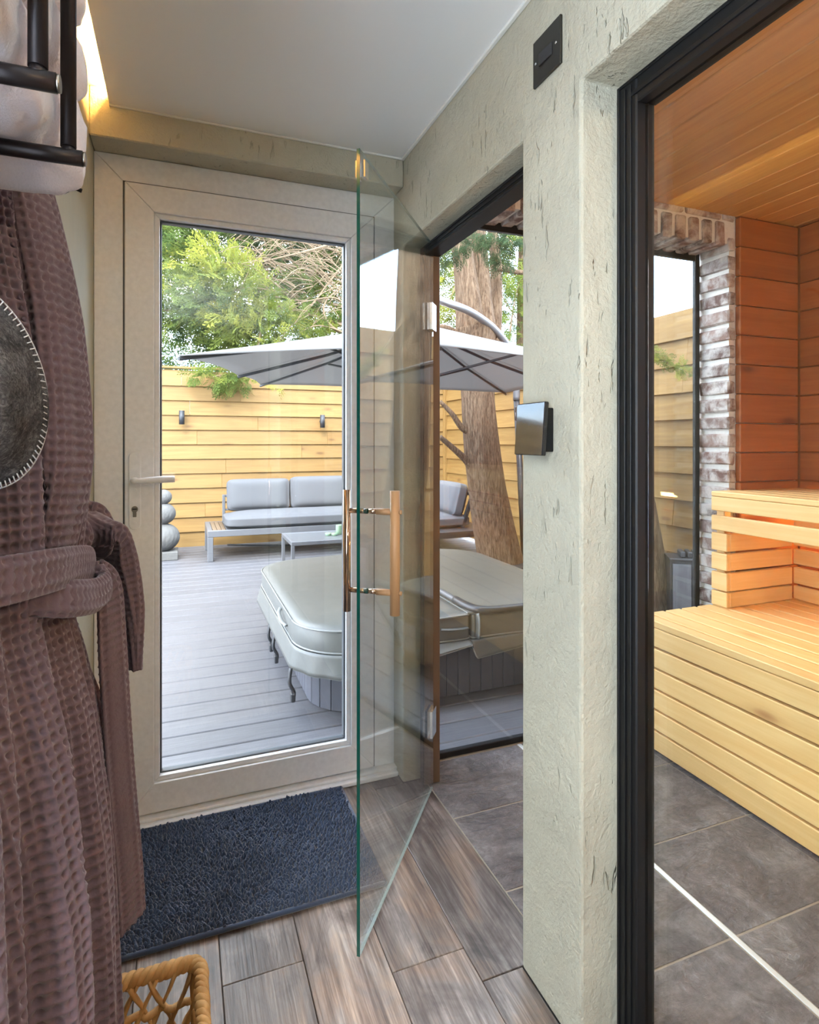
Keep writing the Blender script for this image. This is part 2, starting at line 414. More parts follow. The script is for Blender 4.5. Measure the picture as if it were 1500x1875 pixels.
def felt_mat():
    t = NT('grey_felt'); v = t.coord((1, 1, 1), False); a = t.noise(v, 230, 5, 0.75, 1.5); b = t.noise(v, 40, 5, 0.7, 0.8)
    g = t.math('ADD', t.math('MULTIPLY', a, 0.6), t.math('MULTIPLY', b, 0.4))
    c = t.ramp(g, [(0.40, (0.055, 0.053, 0.056)), (0.52, (0.13, 0.126, 0.13)), (0.64, (0.30, 0.295, 0.30))])
    return t.p(color=c, rough=1.0, spec=0.0, normal=t.bump(g, 1.0, 0.006))
m_felt = felt_mat()
m_stitch = plain('stitch_thread', (0.55, 0.55, 0.57), 0.9)
m_mat = fabric('navy_chenille', (0.045, 0.066, 0.118), ns=300, sheen=0.35)
m_mat_base = plain('navy_mat_base', (0.012, 0.018, 0.03), 0.95)
m_basket = wood('seagrass', 'Z', (0.40, 0.20, 0.06), (0.66, 0.40, 0.16), 0.65, 0, var=0.4)
m_panel_glass = plain('panel_gloss', (0.01, 0.009, 0.011), 0.06, spec=0.7)
m_red = plain('red_print', (0.75, 0.05, 0.02), 0.5)

# ------------------------------------------------------------------ floors
Z0 = 0.0
fl = tag(board('floor', (-0.249, -2.6, -0.12), (0.804, 2.04, -0.008), plain('subfloor', (0.05, 0.045, 0.04), 0.9)), kind='structure',
         label='dark weathered wood-look plank floor of the hall')
xs = [-0.25, -0.096, 0.084, 0.264, 0.444, 0.624, 0.804]
for i in range(6):
    x0, x1 = xs[i] + 0.0008, xs[i + 1] - 0.0008
    offs = [0.42, 0.95, 1.454 - 1.2, 0.80, 0.15, 1.157 - 1.2][i]
    if i == 5:
        for (a, b, xx) in ((-2.5, -1.4, 0.7255), (-1.4, -0.1, 0.7255), (-0.1, 1.157, 0.7255), (1.158, 1.929, x1), (1.930, 2.0, 0.7255)):
            board('plank', (x0, a + 0.0008, -0.008), (xx, b - 0.0008, 0.0), m_plank, fl, 0.0012)
        continue
    y = -2.5 + offs - 1.2
    while y < 2.0:
        a, b = max(y, -2.5), min(y + 1.2, 2.0)
        if b - a > 0.02: board('plank', (x0, a + 0.0008, -0.008), (x1, b - 0.0008, 0.0), m_plank, fl, 0.0012)
        y += 1.2
tf = tag(board('floor', (0.806, -1.05, -0.12), (2.80, 2.04, -0.002), m_grout), kind='structure', label='grey slate tile floor of the sauna')
ty = [-1.0, -0.585, -0.26, 0.065, 0.39, 0.715, 1.04, 1.365, 1.69, 2.012]
for (x0, x1) in ((0.808, 1.235), (1.259, 1.690), (1.694, 2.125), (2.129, 2.61)):
    for a, b in zip(ty[:-1], ty[1:]):
        board('tile', (x0, a + 0.0032, -0.002), (x1, b - 0.0032, 0.0), m_tile, tf, 0.0015)
board('drain_strip', (1.240, -1.0, -0.002), (1.254, 2.012, 0.0015), plain('drain_metal', (0.72, 0.73, 0.72), 0.3, 0.4), tf, 0.001)

# ------------------------------------------------------------------ walls and ceilings of the building
wl_ = tag(boxes('wall_left', [((-0.45, 0.35, -0.11), (-0.25, 2.10, 2.40)), ((-0.45, -2.6, -0.11), (-0.25, -0.95, 2.40)), ((-0.45, -0.95, 0), (-0.25, 0.35, 0.48)), ((-0.45, -0.95, 2.08), (-0.25, 0.35, 2.40))], m_plaster_left, e=0.004), kind='structure', label='pale sage plaster wall behind the bathrobe')
wr = tag(extrude('wall_right', [(-1.05, 0), (-0.6, 0), (-0.6, 1.905), (0.945, 1.905), (0.945, 0), (1.157, 0), (1.157, 1.885), (1.93, 1.885), (1.93, 0),
          (2.035, 0), (2.035, 2.24), (-1.05, 2.24)], 'X', 0.726, 0.862, m_plaster, bevel=0.006), kind='structure', label='sage trowelled plaster wall with the two sauna openings')
tag(board('wall_right', (0.726, -2.6, -0.11), (0.862, -1.052, 2.24), m_plaster), kind='structure')
tag(board('wall_back', (-0.25, 1.922, 2.090), (0.7255, 2.10, 2.34), m_plaster, e=0.004), kind='structure', label='plaster lintel above the white door')
tag(board('wall_rear', (-0.45, -2.75, -0.11), (2.80, -2.6, 2.40), m_plaster), kind='structure')
w3 = tag(empty('added_window', (-0.36, -0.30, 0.48)), kind='structure', label='added white framed window around the side fill light, out of view')  # unseen window added to go with the side fill light
for lo, hi in [((-0.39, -0.95, 0.48), (-0.34, -0.91, 2.08)), ((-0.39, 0.31, 0.48), (-0.34, 0.35, 2.08)), ((-0.39, -0.91, 0.48), (-0.34, 0.31, 0.52)), ((-0.39, -0.91, 2.04), (-0.34, 0.31, 2.08))]: board('frame', lo, hi, m_white, w3)
board('pane', (-0.368, -0.91, 0.52), (-0.362, 0.31, 2.04), m_glass, w3, 0.0005)
ce = tag(board('ceiling', (-0.197, -2.6, 2.187), (0.7255, 1.9215, 2.215), m_ceiling, e=0.002), kind='structure', label='white hall ceiling panel')
tag(board('roof', (-0.60, -2.75, 2.40), (2.95, 2.12, 2.50), m_dark_alu), kind='structure', label='flat roof slab over the hall and sauna')
tag(board('trim_1', (0.715, -1.0, 2.180), (0.7258, 1.9215, 2.187), m_white2, e=0.002), kind='structure', label='white sealant line between ceiling and right wall')
tag(board('trim_2', (-0.197, 1.914, 2.181), (0.715, 1.9219, 2.187), m_white2, e=0.002), kind='structure', label='white sealant line between ceiling and door lintel')
# cove light
cv = thing('cove_light', (-0.21, 0, 2.222), 'warm glowing light strip in the slot between ceiling and left wall', 'light strip')
board('channel', (-0.194, -2.4, 2.2152), (-0.176, 1.915, 2.2172), m_white, cv, 0.0008)
board('diffuser', (-0.192, -2.4, 2.2174), (-0.180, 1.915, 2.2245), emissive('cove_led', (1.0, 0.50, 0.12), 520.0), cv, 0.002)
board('lid', (-0.2499, -2.4, 2.232), (-0.150, 1.921, 2.238), m_white, cv, 0.0008)

# sauna shell
sc_ = tag(board('ceiling', (0.862, -1.05, 2.225), (2.80, 2.04, 2.245), m_cedar('Y')), kind='structure', label='knotty pine board ceiling of the sauna')
xcb = 0.864
while xcb < 2.60:
    x1 = min(xcb + 0.115, 2.614); board('ceiling_board', (xcb, -1.0, 2.176), (x1 - 0.003, 1.868, 2.190), m_sceil('Y'), sc_, 0.006); xcb += 0.115
# right sauna wall with horizontal boards
swr = tag(board('wall_sauna_right', (2.64, -1.05, -0.11), (2.80, 2.04, 2.225), m_cedar('Y')), kind='structure', label='red-brown cedar board wall at the right end of the sauna')
z = 0.0
while z < 2.19:
    z1 = min(z + 0.128, 2.190); board('wall_board', (2.622, -1.0, z), (2.6395, 1.848, z1 - 0.003), m_cedar('Y'), swr, 0.004); z += 0.128
tag(board('wall_sauna_rear', (0.862, -1.2, -0.11), (2.80, -1.05, 2.24), m_cedar('X')), kind='structure')
# brick wall with the garden window
WX = 2.211; WZ = 2.046
wb = tag(extrude('wall_brick', [(0.864, WZ + 0.012), (WX + 0.012, WZ + 0.012), (WX + 0.012, 0), (2.64, 0), (2.64, 2.225), (0.864, 2.225)], 'Y', 1.878, 2.04, m_mortar), kind='structure',
         label='old brick wall around the sauna window')
def rough_brick(lo, hi, parent):
    key = ('rb', tuple(np.round(np.array(hi) - np.array(lo), 3)), random.randrange(4))
    lo = np.array(lo); hi = np.array(hi); h = (hi - lo) / 2
    if key not in BC:
        V, Fc = cbox(*h, 0.006); V = (np.array(V) + rng.normal(0, 0.0016, (24, 3))).tolist()
        me = bpy.data.meshes.new('brick'); me.from_pydata(V, [], Fc); me.materials.append(m_brick); BC[key] = me
    return new_obj('brick', BC[key], None, parent, (lo + hi) / 2)
zz = 0.012; k = 0
while zz < 2.03:
    d = random.uniform(-0.004, 0.004)
    rough_brick((WX + d, 1.869, zz), (WX + (0.045 if k % 2 else 0.040), 2.030, zz + 0.056), wb); zz += 0.0775; k += 1
x = 0.872
while x < 2.20:
    rough_brick((x, 1.866, WZ - 0.002), (x + 0.052, 2.030, WZ + 0.098), wb); x += 0.0745
x = 0.90
while x < 2.2:
    rough_brick((x, 1.866, WZ + 0.110), (min(x + 0.20, 2.25), 1.95, WZ + 0.152), wb); x += 0.214
z = 0.0
while z < 2.19:
    z1 = min(z + 0.128, 2.190); board('wall_board', (2.256, 1.85, z), (2.6205, 1.877, z1 - 0.003), m_cedar('X'), wb, 0.004); z += 0.128
# garden window of the sauna
w2 = tag(empty('window_2', (1.54, 2.035, 0.0)), kind='structure', label='frameless-looking black edged garden window of the sauna')
board('frame', (0.864, 2.020, 0.0), (0.884, 2.045, WZ), m_black, w2); board('frame', (WX - 0.026, 2.020, 0.0), (WX - 0.001, 2.0395, WZ + 0.0125), m_black, w2)
board('frame', (0.884, 2.020, WZ - 0.022), (WX - 0.026, 2.0395, WZ + 0.0125), m_black, w2); board('frame', (0.884, 2.020, 0.0), (WX - 0.026, 2.045, 0.022), m_black, w2)
board('pane', (0.884, 2.022, 0.022), (WX - 0.026, 2.028, WZ - 0.022), m_glass, w2, 0.0005)

# ------------------------------------------------------------------ white entrance door
d1 = tag(empty('door_1', (0.24, 2.05, 0.0)), kind='structure', label='white glazed garden door with lever handle')
FY = 2.020
def mitre(name, x0, x1, z0, z1, wd, ya, yb, mat, par, bot=None):
    """four mitred frame members"""
    bw = wd if bot is None else bot
    a = [(x0, z0), (x1, z0), (x1, z1), (x0, z1)]; b = [(x0 + wd, z0 + bw), (x1 - wd, z0 + bw), (x1 - wd, z1 - wd), (x0 + wd, z1 - wd)]
    for i in range(4):
        j = (i + 1) % 4; ctr = ((a[i][0] + a[j][0]) / 2, (ya + yb) / 2, (a[i][1] + a[j][1]) / 2)
        extrude(name, [a[i], a[j], b[j], b[i]], 'Y', ya, yb, mat, par, bevel=0.003)
mitre('frame', -0.2495, 0.7255, 0.0, 2.089, 0.082, FY, FY + 0.07, m_white, d1, bot=0.030)
boxes('gasket', [((-0.169, FY - 0.001, 0.028), (-0.1635, FY + 0.06, 2.009)), ((0.6445, FY - 0.001, 0.028), (0.650, FY + 0.06, 2.009)), ((-0.169, FY - 0.001, 2.004), (0.650, FY + 0.06, 2.0095))], m_gasket, d1, 0.0005)
mitre('sash', -0.1632, 0.6442, 0.033, 2.004, 0.084, FY - 0.012, FY + 0.06, m_white, d1, bot=0.092)
mitre('glazing_bead', -0.0795, 0.5605, 0.1248, 1.9205, 0.016, FY - 0.002, FY + 0.022, m_white, d1)
mitre('gasket', -0.064, 0.545, 0.140, 1.905, 0.006, FY + 0.014, FY + 0.040, m_gasket, d1)
board('pane', (-0.060, FY + 0.026, 0.144), (0.541, FY + 0.030, 1.901), m_glass, d1, 0.0005)
th = boxes('threshold', [((-0.2495, 1.972, 0.0), (0.7255, 2.019, 0.018)), ((-0.2495, 1.988, 0.018), (0.7255, 2.019, 0.028))], m_white, d1, 0.004)
hd = empty('handle', (-0.135, FY - 0.012, 1.05)); hd.parent = d1; hd.location = hd.location - WL[d1.name]
pl = [(-0.1515 + x, 0.925 + z_) for x, z_ in [(0.0175 + 0.0175 * math.cos(a) , 0.0175 + 0.0175 * math.sin(a)) for a in np.linspace(PI, 2 * PI, 9)] + [(0.0175 + 0.0175 * math.cos(a), 0.2255 + 0.0175 * math.sin(a)) for a in np.linspace(0, PI, 9)]]
extrude('plate', pl, 'Y', FY - 0.021, FY - 0.012, m_white, hd, bevel=0.003)
for zc in (1.150, 1.048, 0.945): tube('screw_cap', [(-0.134, FY - 0.0215, zc), (-0.134, FY - 0.024, zc)], 0.0065, m_white, hd, 14)
tube('lever', spline([(-0.134, FY - 0.021, 1.080), (-0.134, FY - 0.052, 1.080), (-0.126, FY - 0.064, 1.080), (-0.10, FY - 0.066, 1.080), (-0.05, FY - 0.066, 1.083), (-0.020, FY - 0.062, 1.083)], 26),
     np.interp(np.linspace(0, 1, 26), [0, .3, .45, .7, 1], [0.0105, 0.0105, 0.009, 0.012, 0.0115]), m_white, hd, 14, 0.9)
tube('lock_cylinder', [(-0.134, FY - 0.021, 0.990), (-0.134, FY - 0.0245, 0.990)], 0.0095, m_steel, hd, 16)
board('lock_cylinder', (-0.139, FY - 0.0242, 0.966), (-0.129, FY - 0.0205, 0.986), m_steel, hd, 0.003)
board('keyhole', (-0.1405, FY - 0.0252, 0.989), (-0.1275, FY - 0.0243, 0.992), m_black, hd, 0.0003)

# ------------------------------------------------------------------ glazed sauna openings
w1 = tag(empty('window_1', (0.845, 0.17, 0.0)), kind='structure', label='fixed black framed glass screen of the sauna')
boxes('frame', [((0.815, 0.893, 0.0), (0.8615, 0.9448, 1.9045))], m_black, w1, 0.003)
boxes('frame', [((0.815, -0.5995, 1.852), (0.8615, 0.893, 1.9045))], m_black, w1, 0.003)
boxes('frame', [((0.815, -0.5995, 0.0), (0.8615, -0.55, 1.852))], m_black, w1, 0.003)
boxes('frame_ridge', [((0.8115, 0.905, 0.0), (0.8155, 0.9135, 1.892)), ((0.8115, 0.921, 0.0), (0.8155, 0.9275, 1.892)), ((0.8115, -0.55, 1.868), (0.8155, 0.905, 1.876))], m_black, w1, 0.001)
boxes('sealant_bead', [((0.812, 0.9385, 0.0), (0.822, 0.9449, 1.9045)), ((0.812, -0.55, 1.898), (0.822, 0.9385, 1.9046))], m_black, w1, 0.002)
board('pane', (0.836, -0.55, 0.0), (0.844, 0.893, 1.852), m_glass, w1, 0.0005)

d2 = tag(empty('door_2', (0.809, 1.85, 0.0)), kind='structure', label='frameless glass sauna door standing open into the hall')
boxes('frame', [((0.790, 1.888, 0.0), (0.850, 1.9295, 1.884))], m_black_lit, d2, 0.003)
boxes('frame', [((0.790, 1.158, 1.848), (0.850, 1.888, 1.8845))], m_black, d2, 0.003)
boxes('frame', [((0.790, 1.1575, 0.0), (0.850, 1.170, 1.848))], m_black, d2, 0.003)
boxes('frame_ridge', [((0.7855, 1.17, 1.858), (0.790, 1.886, 1.864)), ((0.7855, 1.17, 1.872), (0.790, 1.886, 1.878)), ((0.7855, 1.890, 0.0), (0.7905, 1.915, 1.848))], m_black, d2, 0.001)
A = np.array([0.805, 1.855]); B = np.array([0.381, 1.306]); L = np.linalg.norm(A - B); tdir = (A - B) / L; nL = np.array([-tdir[1], tdir[0]])
def G(s, o, z): q = B + tdir * s + nL * o; return (q[0], q[1], z)     # s from free edge, o offset to the left, height
def slab(name, s0, s1, o0, o1, z0, z1, mat, par):
    V = [G(s, o, z) for z in (z0, z1) for (s, o) in ((s0, o0), (s1, o0), (s1, o1), (s0, o1))]
    return mesh(name, V, [[0, 1, 2, 3], [4, 7, 6, 5], [0, 4, 5, 1], [1, 5, 6, 2], [2, 6, 7, 3], [3, 7, 4, 0]], mat, par)
pn = slab('pane', 0.0009, L, -0.004, 0.004, 0.0109, 1.8751, m_glass_door, d2)
slab('polished_edge', 0.0, 0.0008, -0.004, 0.004, 0.010, 1.876, m_glass_edge, d2)
slab('polished_edge', 0.0009, L, -0.0038, 0.0038, 1.8752, 1.876, plain('clear_edge', (0.35, 0.42, 0.40), 0.15), d2)
slab('polished_edge', 0.0009, L, -0.0038, 0.0038, 0.010, 0.0108, plain('clear_edge', (0.35, 0.42, 0.40), 0.15), d2)
h2 = empty('handle', G(0.05, 0, 0.94)); h2.parent = d2; h2.location = h2.location - WL[d2.name]
sH = 0.052
tube('metal_bar', [G(sH, 0.050, 0.790), G(sH, 0.050, 1.083)], 0.0095, m_copper, h2, 20)
tube('wooden_bar', [G(sH, -0.072, 0.790), G(sH, -0.072, 1.083)], 0.0118, m_handle_wood, h2, 20)
for zc in (0.842, 1.033):
    tube('standoff', [G(sH, 0.046, zc), G(sH, 0.0045, zc)], 0.0062, m_copper, h2, 16)
    tube('standoff', [G(sH, -0.0045, zc), G(sH, -0.026, zc)], 0.0062, m_copper, h2, 16)
    tube('glass_washer', [G(sH, 0.0045, zc), G(sH, -0.0045, zc)], 0.0068, m_glass_edge, h2, 14)
    tube('wooden_peg', [G(sH, -0.026, zc), G(sH, -0.066, zc)], 0.0078, m_handle_wood, h2, 16)
    tube('wooden_button', [G(sH, -0.082, zc), G(sH, -0.0885, zc)], 0.005, m_handle_wood, h2, 12)
slab('corner_clip', 0.012, 0.035, -0.012, -0.0045, 1.815, 1.855, m_chrome, d2)
slab('corner_clip', 0.012, 0.035, 0.0045, 0.012, 1.815, 1.855, m_chrome, d2)
for zc in (1.622, 0.245):
    slab('hinge', L - 0.048, L + 0.006, -0.013, -0.0045, zc - 0.045, zc + 0.045, m_chrome, d2)
    slab('hinge', L - 0.048, L + 0.006, 0.0045, 0.013, zc - 0.045, zc + 0.045, m_black, d2)

# ------------------------------------------------------------------ wall fittings
cp = thing('sauna_control_panel', (0.726, 1.075, 1.22), 'black glossy sauna control panel with a red mark on the plaster pillar', 'control panel')
board('housing', (0.704, 1.034, 1.178), (0.7259, 1.128, 1.270), m_black, cp, 0.002)
fp = board('front_plate', (0.692, 1.022, 1.170), (0.703, 1.130, 1.282), m_panel_glass, cp, 0.002, rot=(0, math.radians(4), 0))
V = []; Fc = []
for q, (w0, w1_) in enumerate(((0.0, 0.0035), (0.0045, 0.0075), (0.0082, 0.0115), (0.0122, 0.0145))):
    k = len(V); yy = 1.056; V += [(0.6905, yy - w0, 1.180), (0.6905, yy - w1_, 1.180), (0.6905, yy - w1_, 1.1855), (0.6905, yy - w0, 1.1855)]
    V += [(0.6925, a, b) for (_, a, b) in V[k:k + 4]]; Fc += [[k, k + 3, k + 2, k + 1], [k, k + 1, k + 5, k + 4], [k + 2, k + 3, k + 7, k + 6], [k + 1, k + 2, k + 6, k + 5], [k, k + 4, k + 7, k + 3]]
mesh('red_mark', V, Fc, m_red, cp)
sw = thing('switch_plate', (0.726, 1.053, 2.02), 'dark metal switch plate high on the plaster pillar', 'switch')
m_sw = plain('switch_metal', (0.055, 0.052, 0.046), 0.28, 0.8)
board('plate', (0.7195, 1.003, 1.972), (0.7259, 1.103, 2.072), m_sw, sw, 0.002)
board('rocker', (0.7165, 1.030, 2.005), (0.7200, 1.076, 2.032), m_panel_glass, sw, 0.001, rot=(0, 0, math.radians(3)))
for yy in (1.016, 1.090): tube('screw', [(0.7195, yy, 2.020), (0.7175, yy, 2.020)], 0.0028, m_chrome, sw, 10)

# coat hooks on the left wall
m_iron = plain('black_iron', (0.018, 0.015, 0.014), 0.3, 0.7)
def coat_hook(y, z, label):
    t = thing('coat_hook', (-0.25, y, z), label, 'hook', 'iron coat hooks')
    tube('prong', spline([(-0.249, y, z), (-0.225, y + 0.004, z - 0.004), (-0.205, y + 0.03, z + 0.010), (-0.192, y + 0.05, z + 0.028), (-0.178, y + 0.055, z + 0.026)], 22),
         np.interp(np.linspace(0, 1, 22), [0, .5, 1], [0.005, 0.0038, 0.0042]), m_iron, t, 8)
    lathe('rosette', [(0.001, -0.02), (0.014, -0.014), (0.016, 0.0), (0.014, 0.014), (0.001, 0.02)], (-0.249, y, z), m_iron, t, 12)
    return t
coat_hook(1.225, 1.655, 'empty curved iron coat hook on the wall above the robe')
coat_hook(0.88, 1.66, 'iron coat hook carrying the mauve bathrobe')

# ------------------------------------------------------------------ towel rack and towels
rk = thing('towel_rack', (-0.25, 0.56, 1.465), 'dark tubular wall rack holding towels at upper left', 'towel rack')
for y in (0.50, 0.625):
    tube('arm', [(-0.2495, y, 1.465), (-0.120, y, 1.465), (-0.086, y, 1.465)], 0.0072, m_rack, rk, 14)
    tube('end_cap', [(-0.086, y, 1.465), (-0.0835, y, 1.465)], 0.0064, m_steel, rk, 14)
    tube('rod', [(-0.098, y, 1.474), (-0.098, y, 1.80), (-0.098, y, 2.12)], 0.0067, m_rack, rk, 14)
    tube('arm', [(-0.2495, y, 2.12), (-0.086, y, 2.12)], 0.0072, m_rack, rk, 14)
    tube('ferrule', [(-0.098, y, 1.466), (-0.098, y, 1.4765)], 0.0056, m_rack, rk, 12)
def towel(zb, h, k, label):
    nu, nv = 56, 60; P = np.zeros((nv, nu, 3))
    for i in range(nv):
        s = i / (nv - 1); y = 0.40 + 0.315 * s + 0.0; tap = min(1, (min(s, 1 - s) / 0.05) ** 0.5 if min(s, 1 - s) < 0.05 else 1)
        out = 0.014 * max(0, min(1, (y - 0.645) / 0.03)) + 0.006 * math.sin((y - 0.50) / 0.125 * PI) ** 2
        sag = -0.020 * max(0, min(1, (y - 0.64) / 0.05)) - 0.012 * max(0, math.sin((y - 0.50) / 0.125 * PI)) * (0.5 < y < 0.625)
        for j in range(nu):
            a = 2 * PI * j / nu; ca, sa = math.cos(a), math.sin(a)
            e = 0.62; px = math.copysign(abs(ca) ** e, ca); pz = math.copysign(abs(sa) ** e, sa)
            nz = mnoise.noise((y * 26, a * 3.2, k * 5.0)) * 0.004 + mnoise.noise((y * 140, a * 22, k * 5.0)) * 0.0016
            X = -0.1795 + px * (0.0675 + nz) * (0.35 + 0.65 * tap) + (out if px > 0 else 0)
            Z = zb + h / 2 + pz * (h / 2 + nz) * (0.35 + 0.65 * tap) + (sag if pz < 0 or k else 0) * (1 if k == 0 else 0.6)
            P[i, j] = (X, y, Z)
    P = np.concatenate([P, P[:, :1]], 1); V = P[:, :-1].reshape(-1, 3); Fc = []
    for i in range(nv - 1):
        for j in range(nu): Fc.append([i * nu + j, i * nu + (j + 1) % nu, (i + 1) * nu + (j + 1) % nu, (i + 1) * nu + j])
    Fc.append(list(range(nu))[::-1]); Fc.append([(nv - 1) * nu + j for j in range(nu)])
    o = mesh('folded_towel', V, Fc, m_towel, None, (-0.1795, 0.56, zb), True)
    return tag(o, label, 'towel', 'towels in the wall rack')
towel(1.474, 0.080, 0, 'lowest pale lilac folded towel resting on the rack arms')
towel(1.556, 0.078, 1, 'middle pale lilac folded towel in the wall rack')
towel(1.636, 0.080, 2, 'topmost pale lilac folded towel in the wall rack')

# ------------------------------------------------------------------ bathrobe
PITCH = 0.0125
def waffle(U, Vv, amp=0.0072):
    cu = np.cos(2 * PI * U / PITCH); cv = np.cos(2 * PI * (Vv / PITCH + 0.0))
    pit = np.clip((0.5 - 0.5 * cu), 0, 1) ** 0.8 * np.clip((0.5 - 0.5 * cv), 0, 1) ** 0.8     # 1 in the middle of a cell
    return -amp * pit
def cloth(name, P, parent, closed=False, amp=0.0072, solid=0.0):
    """P (n,m,3) coarse-smooth sheet; resample by arc length, then displace the waffle relief"""
    n, m, _ = P.shape
    du = np.linalg.norm(np.diff(P, axis=1), axis=2); U = np.concatenate([np.zeros((n, 1)), np.cumsum(du, 1)], 1)
    dv = np.linalg.norm(np.diff(P, axis=0), axis=2); Vv = np.concatenate([np.zeros((1, m)), np.cumsum(dv, 0)], 0)
    U = U - U[:, m // 2:m // 2 + 1]
    Uref = U.mean(0, keepdims=True) * np.linspace(1, 1, n)[:, None]
    tu = np.gradient(P, axis=1); tv = np.gradient(P, axis=0); N = np.cross(tu, tv); N /= np.linalg.norm(N, axis=2)[:, :, None] + 1e-9
    P = P + N * waffle(0.5 * U + 0.5 * Uref, Vv.mean(1, keepdims=True) + 0 * Vv, amp)[:, :, None]
    return grid_mesh(name, P, m_robe, parent, True, None, solid)
def resamp(Pc, n, m):
    """bilinear refine a coarse (a,b,3) control grid with Catmull-Rom both ways"""
    R = np.array([spline(Pc[:, j], n) for j in range(Pc.shape[1])]).transpose(1, 0, 2)
    return np.array([spline(R[i], m) for i in range(n)])
rb = thing('bathrobe', (-0.25, 0.88, 0.2), 'mauve waffle bathrobe with tied belt hanging from a wall hook', 'bathrobe')
zs = np.linspace(1.672, 0.215, 940); nth = 470
zk = [1.68, 1.60, 1.50, 1.40, 1.30, 1.20, 1.10, 1.02, 0.98, 0.85, 0.60, 0.20]
far = np.interp(zs, zk[::-1], [0.905, 0.91, 0.92, 0.94, 0.968, 1.0, 1.03, 1.045, 1.06, 1.095, 1.105, 1.12][::-1])
near = np.interp(zs, zk[::-1], [0.85, 0.80, 0.74, 0.69, 0.66, 0.64, 0.63, 0.63, 0.63, 0.60, 0.57, 0.54][::-1])
dep = np.interp(zs, zk[::-1], [0.03, 0.05, 0.058, 0.066, 0.076, 0.088, 0.096, 0.096, 0.10, 0.122, 0.138, 0.15][::-1])
th = np.linspace(0.0, PI, nth)
P = np.zeros((len(zs), nth, 3))
for i, z in enumerate(zs):
    c = (far[i] + near[i]) / 2; hw = (far[i] - near[i]) / 2
    q = np.cos(th); pr = np.sin(th) ** 0.55
    s = (1 - q) / 2
    f = np.clip((1.66 - z) / 0.35, 0.25, 1.0) * (0.55 + 0.45 * min(1, abs(z - 1.0) / 0.22)) if z > 1.0 else np.clip(0.45 + (1.0 - z) / 0.35, 0, 1.35)
    ph = 0.9 * math.sin(z * 2.1); sh = 1.3 * z
    fold = 0.046 * (np.abs(np.sin(s * PI * 4.6 + 0.5 * ph + 0.3)) ** 0.8 - 0.6) + 0.020 * (np.abs(np.sin(s * PI * 8.7 - 0.6 * sh + 1.0)) - 0.6) + 0.006 * np.sin(s * 2 * PI * 13.1 + 2 * ph)
    r = 1 + 0
    P[i, :, 0] = -0.249 + pr * (dep[i] + fold * f * np.sin(th) ** 0.5)
    P[i, :, 1] = c - q * hw + fold * f * 0.6 * np.sign(-q) * np.abs(q)
    P[i, :, 2] = z
P = P[:, ::-1]
cloth('body', P, rb)
# lapel fold from the neck to the belt
def strap(name, path, width, thick, normal_hint, n=150, m=34, amp=0.0058, folds=0.0, ends=True):
    """flattened tube of cloth along a path"""
    C = spline(path, n); w = np.interp(np.linspace(0, 1, n), np.linspace(0, 1, len(width)), width); T = np.gradient(C, axis=0); T /= np.linalg.norm(T, axis=1)[:, None]
    tk = np.interp(np.linspace(0, 1, n), np.linspace(0, 1, len(np.atleast_1d(thick))), np.atleast_1d(thick))
    Nh = np.array([np.asarray(normal_hint, float)] * n) if np.ndim(normal_hint) == 1 else spline(normal_hint, n)
    Bn = np.cross(T, Nh); Bn /= np.linalg.norm(Bn, axis=1)[:, None]; Nn = np.cross(Bn, T)
    a = np.linspace(0, 2 * PI, m); e = 0.7
    ca = np.sign(np.cos(a)) * np.abs(np.cos(a)) ** e; sa = np.sign(np.sin(a)) * np.abs(np.sin(a)) ** e
    fd = 1 + folds * np.sin(3 * a + 0.7)
    w = w.copy(); tk = tk.copy(); w[0] *= 0.02; w[-1] *= 0.02; tk[0] *= 0.02; tk[-1] *= 0.02
    C[0] = C[1] - (C[2] - C[1]) * 0.02; C[-1] = C[-2] + (C[-2] - C[-3]) * 0.02
    P = C[:, None] + Bn[:, None] * (ca[None, :] * w[:, None])[:, :, None] + Nn[:, None] * (sa[None, :] * fd[None, :] * tk[:, None])[:, :, None]
    return cloth(name, P[:, ::-1], rb, amp=amp)
strap('lapel', [(-0.205, 0.885, 1.66), (-0.172, 0.855, 1.50), (-0.146, 0.84, 1.35), (-0.130, 0.825, 1.18), (-0.140, 0.82, 1.06)], [0.022, 0.042, 0.05, 0.048, 0.03], [0.012, 0.016, 0.018, 0.014, 0.01], (1, -0.4, 0), n=230, m=70)
strap('lapel', [(-0.205, 0.915, 1.655), (-0.178, 0.905, 1.50), (-0.154, 0.925, 1.34), (-0.138, 0.945, 1.18), (-0.142, 0.945, 1.05)], [0.020, 0.034, 0.044, 0.044, 0.028], [0.012, 0.016, 0.02, 0.018, 0.012], (1, 0.25, 0), n=230, m=70)
strap('hanging_collar', [(-0.215, 0.945, 1.675), (-0.200, 0.975, 1.640), (-0.188, 1.000, 1.605), (-0.186, 1.012, 1.575)], [0.018, 0.026, 0.03, 0.026], [0.014, 0.016, 0.018, 0.012], (1, 0.3, 0.2), n=70, m=50)
